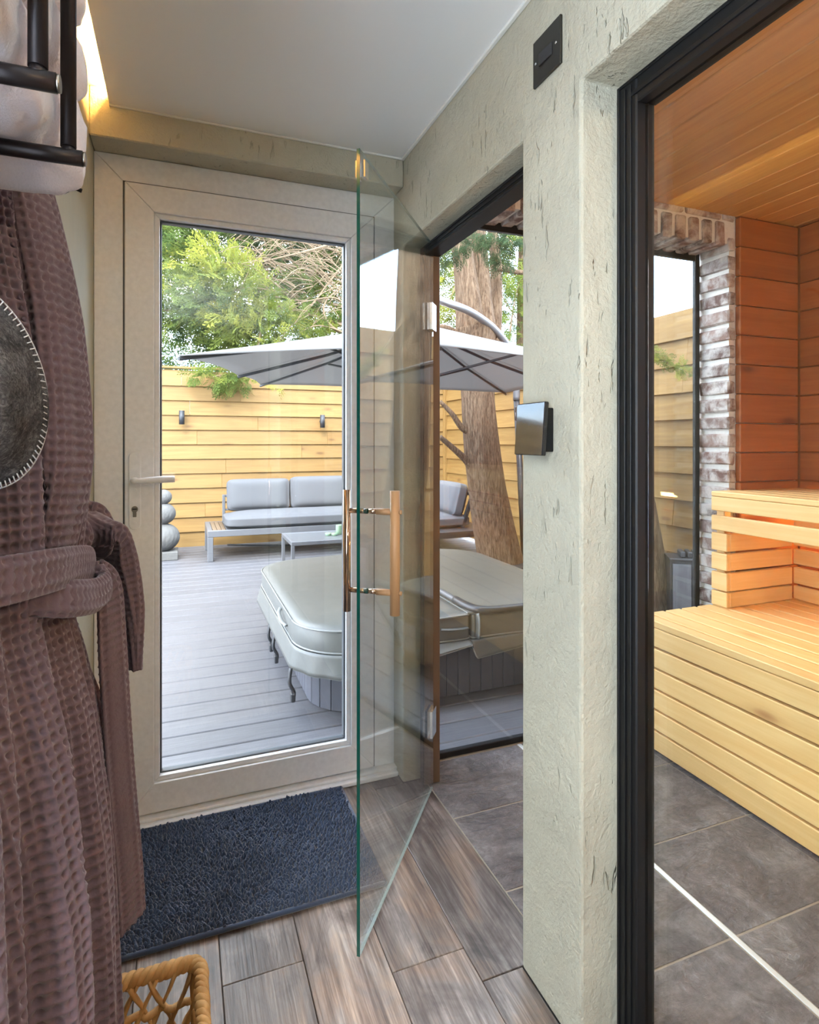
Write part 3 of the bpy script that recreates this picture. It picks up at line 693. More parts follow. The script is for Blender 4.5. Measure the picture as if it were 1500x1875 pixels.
# belt round the waist with knot and tails
strap('belt', [(-0.249, 0.61, 1.07), (-0.170, 0.635, 1.07), (-0.132, 0.72, 1.062), (-0.122, 0.82, 1.048), (-0.118, 0.90, 1.034), (-0.124, 0.955, 1.022), (-0.150, 1.0, 1.02), (-0.19, 1.03, 1.02)], [0.024] * 6, 0.0075,
      [(0, -1, 0), (0.6, -1, 0), (1, -0.6, 0), (1, -0.2, 0), (1, 0, 0), (1, 0.3, 0), (0.5, 1, 0), (0.2, 1, 0)], n=200, m=40)
strap('belt_loop', [(-0.175, 0.735, 1.035), (-0.125, 0.77, 1.02), (-0.104, 0.85, 1.002), (-0.098, 0.91, 1.004), (-0.112, 0.935, 1.024)], [0.020, 0.022, 0.022, 0.018, 0.012], 0.009, (1, 0, 0.1), n=90, m=34)
strap('belt_tail', [(-0.112, 0.925, 1.025), (-0.098, 0.955, 0.985), (-0.095, 0.975, 0.88), (-0.088, 1.0, 0.70), (-0.078, 1.03, 0.52), (-0.074, 1.045, 0.42)], [0.014, 0.022, 0.026, 0.027, 0.028, 0.028], 0.006, (1, -0.9, 0), n=200, m=40)
# sleeves: one looped over the belt, one hanging at the far side
strap('sleeve', [(-0.185, 1.00, 0.96), (-0.160, 1.035, 1.035), (-0.128, 1.065, 1.062), (-0.100, 1.095, 1.02), (-0.088, 1.115, 0.93), (-0.084, 1.122, 0.815)], [0.04, 0.05, 0.055, 0.058, 0.055, 0.05], [0.018, 0.022, 0.024, 0.024, 0.022, 0.014],
      [(1, 0.2, 0.0), (1, 0.2, -0.4), (0.5, 0.2, 1), (1, 0.25, 0.5), (1, 0.35, 0), (1, 0.35, 0)], n=150, m=80, folds=0.2)
strap('sleeve', [(-0.20, 1.04, 1.02), (-0.172, 1.09, 1.085), (-0.142, 1.118, 1.075), (-0.118, 1.135, 0.99), (-0.105, 1.14, 0.84)], [0.028, 0.034, 0.036, 0.036, 0.034], [0.018, 0.02, 0.02, 0.018, 0.012],
      [(1, 0.6, 0.0), (1, 0.6, -0.4), (0.8, 0.6, 1), (1, 0.6, 0.4), (1, 0.7, 0)], n=130, m=60, folds=0.2)
strap('sleeve', [(-0.175, 1.06, 0.90), (-0.140, 1.09, 0.76), (-0.120, 1.105, 0.60), (-0.104, 1.125, 0.46), (-0.100, 1.14, 0.415)], [0.035, 0.042, 0.045, 0.05, 0.05], [0.016, 0.02, 0.02, 0.018, 0.010], (1, 0.45, 0.05), n=150, m=70, folds=0.25)

# ------------------------------------------------------------------ felt hat and mitten
hat = thing('felt_hat', (-0.17, 0.44, 1.16), 'grey felt sauna hat with stitched brim hanging beside the robe', 'hat')
HC = np.array([-0.153, 0.540, 1.243]); ax = Vector((-0.22, 0.97, 0.10)).normalized()
SQX, SQY = 0.60, 1.0
q = Vector((0, 0, 1)).rotation_difference(ax)
def bp(r, a, z): return HC + np.array(q @ Vector((r * math.cos(a) * SQX, r * math.sin(a) * SQY, z)))
def bell(prof, seg=48):
    V = [tuple(bp(r * (1 + 0.02 * math.sin(3 * 2 * PI * j / seg + 0.6)), 2 * PI * j / seg, z)) for (r, z) in prof for j in range(seg)]
    Fc = [[i * seg + j, i * seg + (j + 1) % seg, (i + 1) * seg + (j + 1) % seg, (i + 1) * seg + j] for i in range(len(prof) - 1) for j in range(seg)]
    return V, Fc
prof = [(0.003, -0.062), (0.022, -0.060), (0.042, -0.050), (0.056, -0.034), (0.064, -0.014), (0.070, 0.004), (0.079, 0.016), (0.0865, 0.022), (0.0865, 0.0255), (0.078, 0.0205), (0.066, 0.006), (0.058, -0.014), (0.048, -0.034), (0.003, -0.056)]
V, Fc = bell(prof); crw = mesh('crown', V, Fc, m_felt, hat, None, True)
geos = []
for j in range(96):
    a = 2 * PI * j / 96
    geos.append(tube_geo([bp(0.0815, a, 0.0165), bp(0.0872, a + 0.012, 0.0225), bp(0.0865, a + 0.014, 0.0262)], 0.00055, 5))
geos.append(tube_geo([bp(0.0872, 2 * PI * j / 96, 0.0238) for j in range(97)], 0.0006, 5, False))
V, Fc = merge(geos); tag(mesh('stitching', V, Fc, m_stitch, crw, None, True), kind='stuff', label='pale blanket stitching')
tube('hanging_loop', spline([bp(0.08, PI * 0.5, 0.02), bp(0.08, PI * 0.5, 0.02) + np.array((-0.03, 0, 0.06)), (-0.2495, 0.55, 1.42)], 12), 0.002, m_felt, hat, 6)
mt = thing('felt_mitten', (-0.16, 0.515, 1.04), 'small grey felt mitten with stitched edge below the felt hat', 'mitten')
out = rrect(-0.196, -0.126, 1.030, 1.104, (0.026, 0.026, 0.026, 0.026), 6)
extrude('palm', out, 'Y', 0.503, 0.527, m_felt, mt, bevel=0.008)
geos = [tube_geo([(-0.161 + (x + 0.161) * f, 0.5025, 1.067 + (z - 1.067) * f) for f in (0.84, 0.93)], 0.0006, 5) for (x, z) in out]
V, Fc = merge(geos); tag(mesh('stitching', V, Fc, m_stitch, mt), kind='stuff')
tube('hanging_loop', spline([(-0.19, 0.515, 1.098), (-0.215, 0.52, 1.2), (-0.2495, 0.54, 1.40)], 12), 0.002, m_felt, mt, 6)

# ------------------------------------------------------------------ bath mat
bm = thing('bath_mat', (0.14, 1.74, 0.0), 'navy blue chenille bath mat on the floor before the white door', 'bath mat')
MX0, MX1, MY0, MY1 = -0.235, 0.512, 1.500, 1.968
boxes('backing', [((MX0, MY0, 0.0005), (MX1, MY1, 0.006))], m_mat_base, bm, 0.002)
per = [(MX0, MY0, 0.008), (MX1, MY0, 0.008), (MX1, MY1, 0.008), (MX0, MY1, 0.008), (MX0, MY0 + 0.001, 0.008)]
V, Fc = merge([tube_geo([per[i], per[i + 1]], 0.0065, 8) for i in range(4)]); mesh('binding', V, Fc, m_mat, bm, None, True)
nx, ny = 82, 56; seg, rings = 7, 4
tv = []; 
for i in range(rings + 1):
    f = i / rings * PI / 2 * 1.0
    for j in range(seg): a = 2 * PI * j / seg; tv.append((math.cos(f) * math.cos(a), math.cos(f) * math.sin(a), math.sin(f)))
tv = np.array(tv); tf_ = np.array([[i * seg + j, i * seg + (j + 1) % seg, (i + 1) * seg + (j + 1) % seg, (i + 1) * seg + j] for i in range(rings) for j in range(seg)])
gx, gy = np.meshgrid(np.linspace(MX0 + 0.008, MX1 - 0.008, nx), np.linspace(MY0 + 0.008, MY1 - 0.008, ny), indexing='ij')
n = nx * ny; cx = gx.ravel() + rng.normal(0, 0.0014, n) + 0.0022 * ((np.arange(n) % ny) % 2); cy = gy.ravel() + rng.normal(0, 0.0012, n)
hh = 0.016 + rng.normal(0, 0.002, n) + 0.003 * np.sin(cx * 19 + 2 * np.sin(cy * 14)); an = rng.normal(0, 0.35, n)
ls_ = 0.0062 + rng.normal(0, 0.0006, n); lx = rng.normal(0, 0.003, n); ly = rng.normal(-0.002, 0.003, n)
V = np.zeros((n, len(tv), 3)); ca, sa = np.cos(an)[:, None], np.sin(an)[:, None]
ex = tv[None, :, 0] * ls_[:, None]; ey = tv[None, :, 1] * 0.0045
V[:, :, 0] = cx[:, None] + ex * ca - ey * sa + lx[:, None] * tv[None, :, 2]; V[:, :, 1] = cy[:, None] + ex * sa + ey * ca + ly[:, None] * tv[None, :, 2]
V[:, :, 2] = 0.005 + tv[None, :, 2] * hh[:, None]
Fc = (tf_[None] + (np.arange(n) * len(tv))[:, None, None]).reshape(-1, 4).tolist()
tag(mesh('pile', V.reshape(-1, 3), Fc, m_mat, bm, None, True), kind='stuff', label='knobbly navy chenille pile')

# ------------------------------------------------------------------ seagrass basket
bk = thing('basket', (-0.08, 1.10, 0.0), 'open woven seagrass basket on the plank floor under the robe', 'basket')
BX0, BX1, BY0, BY1, BZ = -0.205, 0.036, 0.965, 1.235, 0.172
loop = np.array([(x, y, BZ) for x, y in rrect(BX0, BX1, BY0, BY1, (0.03,) * 4, 6)]); loop = np.vstack([loop, loop[:1]])
sl = np.concatenate([[0], np.cumsum(np.linalg.norm(np.diff(loop, axis=0), axis=1))]); nn = 420
ss = np.linspace(0, sl[-1], nn); C = np.stack([np.interp(ss, sl, loop[:, k]) for k in range(3)], 1)
T = np.gradient(C, axis=0); T /= np.linalg.norm(T, axis=1)[:, None]; Nn = np.cross(T, (0, 0, 1.0)); wv = np.round(sl[-1] / 0.042) 
for k in range(3):
    a = 2 * PI * (ss / sl[-1] * wv + k / 3)
    tube('rim_strand', C + Nn * (np.cos(a) * 0.0062)[:, None] + np.array([0, 0, 1.0]) * (np.sin(a) * 0.0075)[:, None], 0.0078 + 0.0008 * np.sin(ss * 90 + k), m_basket, bk, 8)
def lerp(a, b, t): return np.array(a) + (np.array(b) - np.array(a)) * t
def wallpt(side, s, z):
    ins = 0.012 * (1 - z / BZ)
    if side == 0: return (BX1 - 0.004 - ins, BY0 + s, z)
    if side == 1: return (BX0 + s, BY1 - 0.004 - ins, z)
    if side == 2: return (BX0 + 0.004 + ins, BY0 + s, z)
    return (BX0 + s, BY0 + 0.004 + ins, z)
for side in range(4):
    Lw = (BY1 - BY0) if side in (0, 2) else (BX1 - BX0)
    nc = 6
    for d in (-1, 1):
        for k in range(nc + 1):
            s0 = 0.02 + (Lw - 0.04) * k / nc; s1 = s0 + d * 0.075; pts = []
            for t in np.linspace(0, 1, 9):
                s = min(max(s0 + (s1 - s0) * t, 0.015), Lw - 0.015); p = np.array(wallpt(side, s, 0.008 + (BZ - 0.012) * t))
                off = d * 0.005 * math.sin(t * 2 * PI * 1.5 + k); p[0 if side in (0, 2) else 1] += off; pts.append(p)
            tube('strand', pts, [0.0085 + 0.002 * math.sin(i * 1.3 + k) for i in range(9)], m_basket, bk, 8, 0.5)
    for zc in (0.045, 0.105):
        pts = [np.array(wallpt(side, s, zc)) + np.array((0.004 * math.sin(s * 160), 0.004 * math.sin(s * 160), 0.003 * math.cos(s * 110))) for s in np.linspace(0.012, Lw - 0.012, 24)]
        tube('strand', pts, 0.0065, m_basket, bk, 7)
board('base', (BX0 + 0.014, BY0 + 0.014, 0.001), (BX1 - 0.014, BY1 - 0.014, 0.009), m_basket, bk, 0.003)

# ------------------------------------------------------------------ sauna benches
YB0, YB1 = -0.9, 1.862
lb = thing('sauna_bench', (2.1, 0.5, 0.0), 'low slatted pine sauna bench with a boarded front', 'bench')
LX = [1.700, 1.762, 1.848, 1.934, 2.020, 2.106, 2.192, 2.278, 2.364, 2.450]
for i, x in enumerate(LX):
    w = 0.052 if i == 0 else 0.074
    board('top_slat', (x, YB0, 0.482), (x + w, YB1, 0.508), m_bench('Y'), lb, 0.003)
for i in range(6):
    z1 = 0.480 - i * 0.0795; board('front_board', (1.700, YB0, z1 - 0.0715), (1.722, YB1, z1), m_bench('Y'), lb, 0.003)
for y in (-0.6, 0.2, 0.98, 1.42, 1.80): board('post', (1.7225, y, 0.0), (1.762, y + 0.045, 0.4815), m_bench('Z'), lb, 0.003)
for y in (-0.4, 0.7, 1.55): board('bearer', (1.7625, y, 0.42), (2.52, y + 0.04, 0.4815), m_bench('X'), lb, 0.003)
ub = thing('sauna_bench', (2.35, 0.5, 0.509), 'upper slatted pine sauna bench with glowing gaps beneath it', 'bench')
UX = 2.100
for i in range(6):
    x = UX + i * 0.0865; board('top_slat', (x, YB0, 0.968), (x + 0.078, YB1, 0.989), m_bench('Y'), ub, 0.003)
board('front_board', (UX, YB0, 0.908), (UX + 0.022, YB1, 0.9665), m_bench('Y'), ub, 0.003)
board('front_board', (UX, YB0, 0.826), (UX + 0.022, YB1, 0.888), m_bench('Y'), ub, 0.003)
zsk = [(0.742, 0.815), (0.662, 0.731), (0.577, 0.651), (0.5095, 0.571)]
for (a, b) in zsk:
    board('skirt_board', (UX, 1.784, a), (UX + 0.020, YB1, b), m_bench('Y'), ub, 0.003)
    board('side_board', (UX + 0.0205, 1.784, a), (2.49, 1.806, b), m_bench('X'), ub, 0.003)
    board('back_board', (2.492, YB0, a + 0.004), (2.512, 1.783, b + 0.001), m_bench('Y'), ub, 0.003)
board('back_board', (2.492, YB0, 0.826), (2.512, 1.783, 0.890), m_bench('Y'), ub, 0.003)
for y in (1.815, 0.6, -0.6): board('post', (UX + 0.0225, y, 0.509), (UX + 0.060, y + 0.04, 0.9675), m_bench('Z'), ub, 0.003)
for y in (-0.3, 0.9): board('back_post', (2.513, y, 0.509), (2.55, y + 0.04, 0.9675), m_bench('Z'), ub, 0.003)
ul = thing('bench_light_strip', (2.575, 0.4, 0.90), 'warm light strip hidden behind the upper bench back boards', 'light strip')
board('channel', (2.590, -0.85, 0.885), (2.598, 1.76, 0.91), m_white, ul, 0.001); board('diffuser', (2.578, -0.85, 0.888), (2.590, 1.76, 0.907), emissive('bench_led', (1.0, 0.64, 0.20), 55.0), ul, 0.002)
tag(board('ground', (-30, 7.6, -0.3), (30, 60, -0.1), plain('grass_ground', (0.06, 0.09, 0.03), 0.95, nscale=3)), kind='structure', label='grassy ground beyond the fence')
tag(board('ground', (3.72, -5, -0.3), (30, 7.59, -0.1), plain('grass_ground', (0.06, 0.09, 0.03), 0.95)), kind='structure')
sl_ = thing('added_sauna_fill', (1.35, -1.03, 1.85), 'added round glowing fill light, out of view at the rear end of the sauna', 'fill light')  # glowing globe added behind the view to brighten the sauna
tube('base', [(1.35, -1.049, 1.85), (1.35, -1.02, 1.85)], 0.10, m_bench('Y'), sl_, 28)
tube('globe', spline([(1.35, -1.02, 1.85), (1.35, -0.99, 1.85), (1.35, -0.965, 1.85)], 8), [0.085, 0.088, 0.087, 0.084, 0.078, 0.066, 0.045, 0.01], emissive('sauna_fill_glow', (1.0, 0.78, 0.50), 150.0), sl_, 28)
# ------------------------------------------------------------------ terrace deck
dk = tag(board('deck', (-4.2, 2.05, -0.16), (3.7, 7.6, -0.035), plain('deck_joist', (0.03, 0.03, 0.032), 0.9)), kind='structure', label='grey composite deck of the terrace')
TX0, TX1, TY0, TY1 = 0.56, 1.96, 2.53, 3.98       # tub cabinet
y = 2.146; k = 0
ylist = []
yy = 2.056
ylist.append((yy, 2.144)); yy = 2.148
while yy < 7.25: ylist.append((yy, yy + 0.1415)); yy += 0.148
for (a, b) in ylist:
    spans = [(-4.1, 3.55)]
    for (x0, x1) in spans: board('deck_board', (x0, a, -0.035), (x1, b, -0.010), m_deck, dk, 0.004)
# ------------------------------------------------------------------ fences
def lap(name, lo, hi, mat, parent, rot): return board(name, lo, hi, mat, parent, 0.003, rot)
fb = thing('fence', (0.0, 7.24, 0.0), 'tall overlapping pine board fence behind the sofa', 'fence')
P1 = 0.1675
for r in range(12):
    z0 = -0.012 + r * P1; cuts = sorted([-3.6] + [random.uniform(-2.6, -1.4), random.uniform(-0.2, 1.4), random.uniform(1.6, 2.8)] + [3.30])
    for a, b in zip(cuts[:-1], cuts[1:]):
        lap('fence_board', (a + 0.0002, 7.200, z0 if r else -0.045), (b - 0.0002, 7.222, z0 + P1 + 0.018), m_fence('X'), fb, (math.radians(-7), 0, 0))
board('cap_board', (-3.6, 7.18, 2.03), (3.3, 7.30, 2.055), m_fence('X'), fb, 0.003)
for x in (-3.0, -1.2, 0.6, 2.4): board('fence_post', (x, 7.235, 0), (x + 0.09, 7.32, 2.03), m_fence('Z'), fb)
fr = thing('fence', (3.34, 4.9, 0.0), 'tall overlapping pine board fence along the right side of the terrace', 'fence')
P2 = 0.190
for r in range(11):
    z0 = 0.02 + r * P2; cuts = [1.2, random.uniform(2.5, 3.6), random.uniform(4.8, 5.8), 7.17]
    for a, b in zip(cuts[:-1], cuts[1:]):
        lap('fence_board', (3.300, a + 0.0002, z0), (3.322, b - 0.0002, z0 + P2 + 0.02), m_fence('Y'), fr, (0, math.radians(7), 0))
board('fence_post', (3.265, 7.105, 0), (3.315, 7.165, 2.16), m_fence('Z'), fr)
for y in (2.0, 3.8, 5.6): board('fence_post', (3.335, y, 0), (3.42, y + 0.09, 2.12), m_fence('Z'), fr)
# fence wall lights
for k, (x, z) in enumerate(((0.005, 1.468), (1.615, 1.445))):
    t = thing('wall_light', (x, 7.17, z), ['dark grey cylinder wall light on the fence near the door handle side', 'dark grey cylinder wall light on the fence above the sofa cushions'][k], 'wall light', 'cylinder lights on the fence')
    tube('body', [(x, 7.10, z - 0.078), (x, 7.10, z + 0.078)], 0.030, m_dark_alu, t, 20); tube('bracket', [(x, 7.125, z), (x, 7.185, z)], 0.020, m_dark_alu, t, 14)
    tube('lens', [(x, 7.10, z + 0.078), (x, 7.10, z + 0.0785)], 0.024, m_white, t, 16)

# ------------------------------------------------------------------ hot tub
tb = thing('hot_tub', ((TX0 + TX1) / 2, (TY0 + TY1) / 2, -0.01), 'grey panelled hot tub standing on the deck', 'hot tub')
rr_ = rrect(TX0 + 0.02, TX1 - 0.02, TY0 + 0.02, TY1 - 0.02, (0.20,) * 4, 8)
V, Fc = loft([[(x, y, -0.009) for x, y in rr_], [(x, y, 0.27) for x, y in rr_]]); mesh('shell', V, Fc, plain('shell_dark', (0.06, 0.06, 0.07), 0.6), tb)
pp = np.array(rrect(TX0, TX1, TY0, TY1, (0.22,) * 4, 16)); pp = np.vstack([pp, pp[:1]]); sl = np.concatenate([[0], np.cumsum(np.linalg.norm(np.diff(pp, axis=0), axis=1))])
npan = int(sl[-1] / 0.0605); wp = sl[-1] / npan
V0, F0 = cbox(wp / 2 - 0.0012, 0.008, 0.135, 0.0025); mep = bpy.data.meshes.new('panel_slat'); mep.from_pydata(V0, [], F0); mep.materials.append(m_cab)
for i in range(npan):
    s = (i + 0.5) * wp; p = np.array([np.interp(s, sl, pp[:, k]) for k in (0, 1)]); p2 = np.array([np.interp(min(s + 0.01, sl[-1]), sl, pp[:, k]) for k in (0, 1)])
    o = new_obj('panel_slat', mep, None, tb, (p[0], p[1], 0.127)); d = p2 - p; o.rotation_euler = (0, 0, math.atan2(d[1], d[0]))
cvr = thing('hot_tub_cover', ((TX0 + TX1) / 2, (TY0 + TY1) / 2, 0.272), 'grey-green padded vinyl cover closed on the hot tub', 'hot tub cover')
CX0, CX1, CY0, CY1, SX = 0.475, 2.03, 2.435, 4.05, 1.252
for side in (0, 1):
    x0, x1 = (CX0, SX - 0.006) if side == 0 else (SX + 0.006, CX1); R = 0.27
    rad = (R, 0.012, 0.012, R) if side == 0 else (0.012, R, R, 0.012)
    def lp(ins, z, crown=0.0):
        out = []
        for (x, y) in rrect(x0 + ins, x1 - ins, CY0 + ins, CY1 - ins, tuple(max(0.006, q - ins) for q in rad), 12):
            out.append((x, y, z + crown * (1 - abs(x - SX) / 0.8)))
        return out
    V, Fc = loft([lp(0.004, 0.275), lp(0.0, 0.290), lp(0.0, 0.372, 0.02), lp(0.008, 0.384, 0.02), lp(0.06, 0.390, 0.022), lp(0.30, 0.392, 0.024)]); ch_ = mesh('cover_half', V, Fc, m_vinyl, cvr, None, True)
    for zz, cr in ((0.378, 0.02), (0.287, 0.0)):
        ring = lp(-0.001, zz, cr); tube('piping', np.array(ring + ring[:1]), 0.0045, m_piping, ch_, 6)
    # skirt
    top = lp(-0.004, 0.280); n_ = len(top); loops = []
    for k in range(7):
        f = k / 6; l = []
        for (x, y, z) in top:
            zb = 0.185
            if y < CY0 + 0.05 and x > 0.9: zb = np.interp(x, [0.9, 1.05, 1.235, 1.245, 1.262, 1.30, 1.42, 1.65], [0.185, 0.185, 0.265, 0.265, 0.215, 0.16, 0.235, 0.25])
            cxm, cym = 1.25, 3.25; dx, dy = x - cxm, y - cym; dl = math.hypot(dx, dy)
            wv = 0.010 * f * (1 + math.sin(x * 23 + y * 17) + 0.6 * math.sin(x * 41 - y * 33)) + 0.012 * f
            l.append((x + dx / dl * wv, y + dy / dl * wv, 0.280 + (zb - 0.280) * f))
        loops.append(l)
    # leave the seam side open: drop faces along the seam
    V, Fc = loft(loops, False, False); V = np.array(V)
    Fc = [f for f in Fc if not all(abs(V[i][0] - SX) < 0.03 and CY0 + 0.03 < V[i][1] < CY1 - 0.03 for i in f)]
    o = skt = mesh('skirt', V, Fc, m_vinyl, cvr, None, True); md = o.modifiers.new('solid', 'SOLIDIFY'); md.thickness = 0.004
    edge = [loops[-1][i] for i in range(n_) if not (abs(loops[-1][i][0] - SX) < 0.03 and CY0 + 0.05 < loops[-1][i][1] < CY1 - 0.05)]
    if side == 1: edge = edge
    k0 = max(range(len(edge)), key=lambda i: np.linalg.norm(np.array(edge[i]) - np.array(edge[i - 1]))); edge = edge[k0:] + edge[:k0]
    tube('piping', np.array(edge), 0.0035, m_piping, skt, 6)
boxes('seam_flap', [((SX - 0.02, CY0 - 0.004, 0.400), (SX + 0.02, CY1 + 0.004, 0.409))], m_vinyl, cvr, 0.002)
tube('seam_strap', spline([(SX + 0.03, CY0 - 0.006, 0.400), (SX + 0.03, CY0 - 0.018, 0.36), (SX + 0.028, CY0 - 0.016, 0.29)], 10), 0.022, m_vinyl, cvr, 10, 0.35)
tube('handle_strap', spline([(CX0 - 0.004, 3.02, 0.355), (CX0 - 0.022, 2.96, 0.345), (CX0 - 0.020, 2.88, 0.325), (CX0 - 0.004, 2.83, 0.318)], 14), 0.010, m_piping, cvr, 8, 0.4)
tube('handle_strap', spline([(1.10, CY0 - 0.004, 0.345), (1.14, CY0 - 0.016, 0.343), (1.20, CY0 - 0.014, 0.340), (1.235, CY0 - 0.004, 0.338)], 12), 0.012, m_vinyl, cvr, 8, 0.4)
for yb in (3.30, 3.12, 2.63):
    pb = (CX0 - 0.020, yb, 0.19)
    tube('buckle_strap', spline([pb, (pb[0] - 0.008, yb - 0.012, 0.13), (pb[0] + 0.012, yb - 0.008, 0.085), (pb[0] + 0.010, yb - 0.01, 0.055)], 14), 0.0125, m_dark_alu, cvr, 8, 0.7)
    boxes('buckle', [((pb[0] - 0.004, yb - 0.03, 0.045), (pb[0] + 0.016, yb + 0.008, 0.085))], m_dark_alu, cvr, 0.004)
cl = thing('cover_lifter', (SX, 3.2, 0.41), 'grey tubular cover lifter bar bent round the hot tub cover', 'cover lifter')
tube('bar', spline([(SX - 0.005, 4.02, 0.425), (SX - 0.005, 3.4, 0.426), (SX - 0.003, 2.80, 0.426), (SX, 2.58, 0.424)], 20), 0.0135, m_alu, cl, 12)
tube('foam_sleeve', spline([(SX, 2.60, 0.424), (SX + 0.006, 2.50, 0.421), (SX + 0.035, 2.43, 0.418), (SX + 0.10, 2.405, 0.415), (SX + 0.24, 2.402, 0.413), (SX + 0.42, 2.402, 0.411), (SX + 0.78, 2.402, 0.405)], 40), 0.020, m_dark_alu, cl, 12)
tube('bar', spline([(SX + 0.77, 2.402, 0.405), (2.06, 2.404, 0.39), (2.075, 2.43, 0.30), (2.075, 2.55, 0.10), (2.075, 2.60, -0.008)], 18), 0.0135, m_alu, cl, 12)

# ------------------------------------------------------------------ garden sofa
sf = thing('garden_sofa', (1.6, 6.6, -0.01), 'L-shaped garden sofa with grey aluminium frame and slatted end', 'sofa')
def cushion(name, lo, hi, parent, puff=0.02, tilt=None, seed=0, label=None):
    n = 26; lo = np.array(lo, float); hi = np.array(hi, float); h = (hi - lo) / 2; c = (hi + lo) / 2; V = []
    g = np.linspace(-1, 1, n)
    faces = []; vm = {}
    def vid(p):
        k = tuple(np.round(p, 5))
        if k not in vm: vm[k] = len(V); V.append(np.array(p, float))
        return vm[k]
    for ax_ in range(3):
        for s in (-1, 1):
            o = [j for j in range(3) if j != ax_]
            for i in range(n - 1):
                for j in range(n - 1):
                    q = []
                    for (a, b) in ((i, j), (i + 1, j), (i + 1, j + 1), (i, j + 1)):
                        p = [0, 0, 0]; p[ax_] = s; p[o[0]] = g[a]; p[o[1]] = g[b]; q.append(vid(p))
                    flip = (s < 0) != (ax_ == 1); faces.append(q[::-1] if flip else q)
    V = np.array(V); th_ = int(np.argmin(h))
    o = [j for j in range(3) if j != th_]
    # round the box, then puff along its thin axis
    q = V.copy(); m = 10.0; nrm = (np.abs(q) ** m).sum(1) ** (1 / m); q = q / nrm[:, None]
    edge = (1 - np.abs(V[:, o[0]]) ** 6) * (1 - np.abs(V[:, o[1]]) ** 6)
    out = q * h
    out[:, th_] = q[:, th_] * (h[th_] * (0.72 + 0.28 * edge) + puff * edge)
    for i in range(len(out)):
        p = out[i]; out[i] = p * (1 + 0.012 * mnoise.noise((p[0] * 7 + seed * 9, p[1] * 7, p[2] * 9)))
    R = Matrix.Rotation(tilt[0], 3, tilt[1]) if tilt else Matrix.Identity(3)
    out = np.array([R @ Vector(p) for p in out]) + c
    ob = mesh(name, out, faces, m_cushion, parent, None, True)
    return ob
SY0, SY1 = 6.205, 6.95
boxes('frame', [((0.245, SY0, 0.235), (3.0, SY0 + 0.05, 0.300)), ((0.245, SY1 - 0.05, 0.235), (3.0, SY1, 0.300)), ((0.245, SY0 + 0.05, 0.235), (0.295, SY1 - 0.05, 0.300))], m_alu, sf, 0.004)
for (x, y) in ((0.245, SY0), (0.245, SY1 - 0.06), (1.9, SY1 - 0.06)): boxes('leg', [((x, y, -0.01), (x + 0.055, y + 0.06, 0.2345))], m_alu, sf, 0.004)
for i in range(3): board('seat_slat', (0.298 + i * 0.043, SY0 + 0.052, 0.285), (0.298 + i * 0.043 + 0.039, SY1 - 0.052, 0.302), m_sofa_slat, sf, 0.002)
board('platform', (0.43, SY0 + 0.052, 0.262), (2.99, SY1 - 0.052, 0.298), m_alu, sf, 0.002)
boxes('back_frame', [((0.43, SY1 - 0.05, 0.3005), (0.462, SY1 - 0.01, 0.60)), ((0.463, SY1 - 0.045, 0.57), (3.0, SY1 - 0.015, 0.60)), ((0.463, SY1 - 0.04, 0.42), (3.0, SY1 - 0.02, 0.44)), ((1.9, SY1 - 0.05, 0.3005), (1.93, SY1 - 0.01, 0.57))], m_alu, sf, 0.004)
# return along the right side
boxes('frame', [((2.30, 5.28, 0.235), (3.0, 5.33, 0.300)), ((2.95, 5.33, 0.235), (3.0, SY0, 0.300)), ((2.30, 5.33, 0.235), (2.35, SY0, 0.300))], m_dark_alu, sf, 0.004)
for (x, y) in ((2.30, 5.28), (2.945, 5.28)): boxes('leg', [((x, y, -0.01), (x + 0.055, y + 0.06, 0.2345))], m_dark_alu, sf, 0.004)
board('platform', (2.352, 5.332, 0.262), (2.948, SY0 - 0.002, 0.298), m_dark_alu, sf, 0.002)
V = [(2.80, 5.38, 0.30), (2.83, 5.38, 0.30), (2.83, 5.42, 0.30), (2.80, 5.42, 0.30)]
def slant(y0, y1):
    pts = [(2.72, 0.3005), (2.755, 0.3005), (2.885, 0.66), (2.85, 0.66)]; extrude('back_frame', pts, 'Y', y0, y1, m_dark_alu, sf)
slant(5.50, 5.54); slant(6.1, 6.14); boxes('back_frame', [((2.845, 5.541, 0.625), (2.88, 6.099, 0.66))], m_dark_alu, sf, 0.003)
sl_lab = 'sofa cushions on the terrace'
def cush(lo, hi, label, **kw):
    o = cushion('sofa_cushion', lo, hi, None, **kw); tag(o, label, 'cushion', sl_lab)
cush((0.425, SY0 - 0.01, 0.302), (2.28, SY1 - 0.12, 0.435), 'long light grey seat cushion on the sofa behind the coffee table', puff=0.012, seed=1)
cush((0.470, SY1 - 0.235, 0.425), (1.155, SY1 - 0.07, 0.775), 'grey back cushion at the slatted left end of the sofa', puff=0.03, tilt=(math.radians(-10), 'X'), seed=2)
cush((1.165, SY1 - 0.235, 0.425), (1.830, SY1 - 0.07, 0.790), 'grey back cushion in the middle behind the green candles', puff=0.03, tilt=(math.radians(-10), 'X'), seed=3)
cush((1.840, SY1 - 0.235, 0.425), (2.50, SY1 - 0.07, 0.780), 'grey back cushion nearest the fence corner, cut by the door frame', puff=0.03, tilt=(math.radians(-10), 'X'), seed=4)
cush((2.31, 5.50, 0.302), (2.84, SY0 - 0.02, 0.425), 'grey seat cushion of the sofa return beside the tree', puff=0.012, seed=5)
cush((2.655, 5.52, 0.415), (2.80, 6.10, 0.76), 'grey back cushion of the sofa return beside the tree', puff=0.025, tilt=(math.radians(14), 'Y'), seed=6)
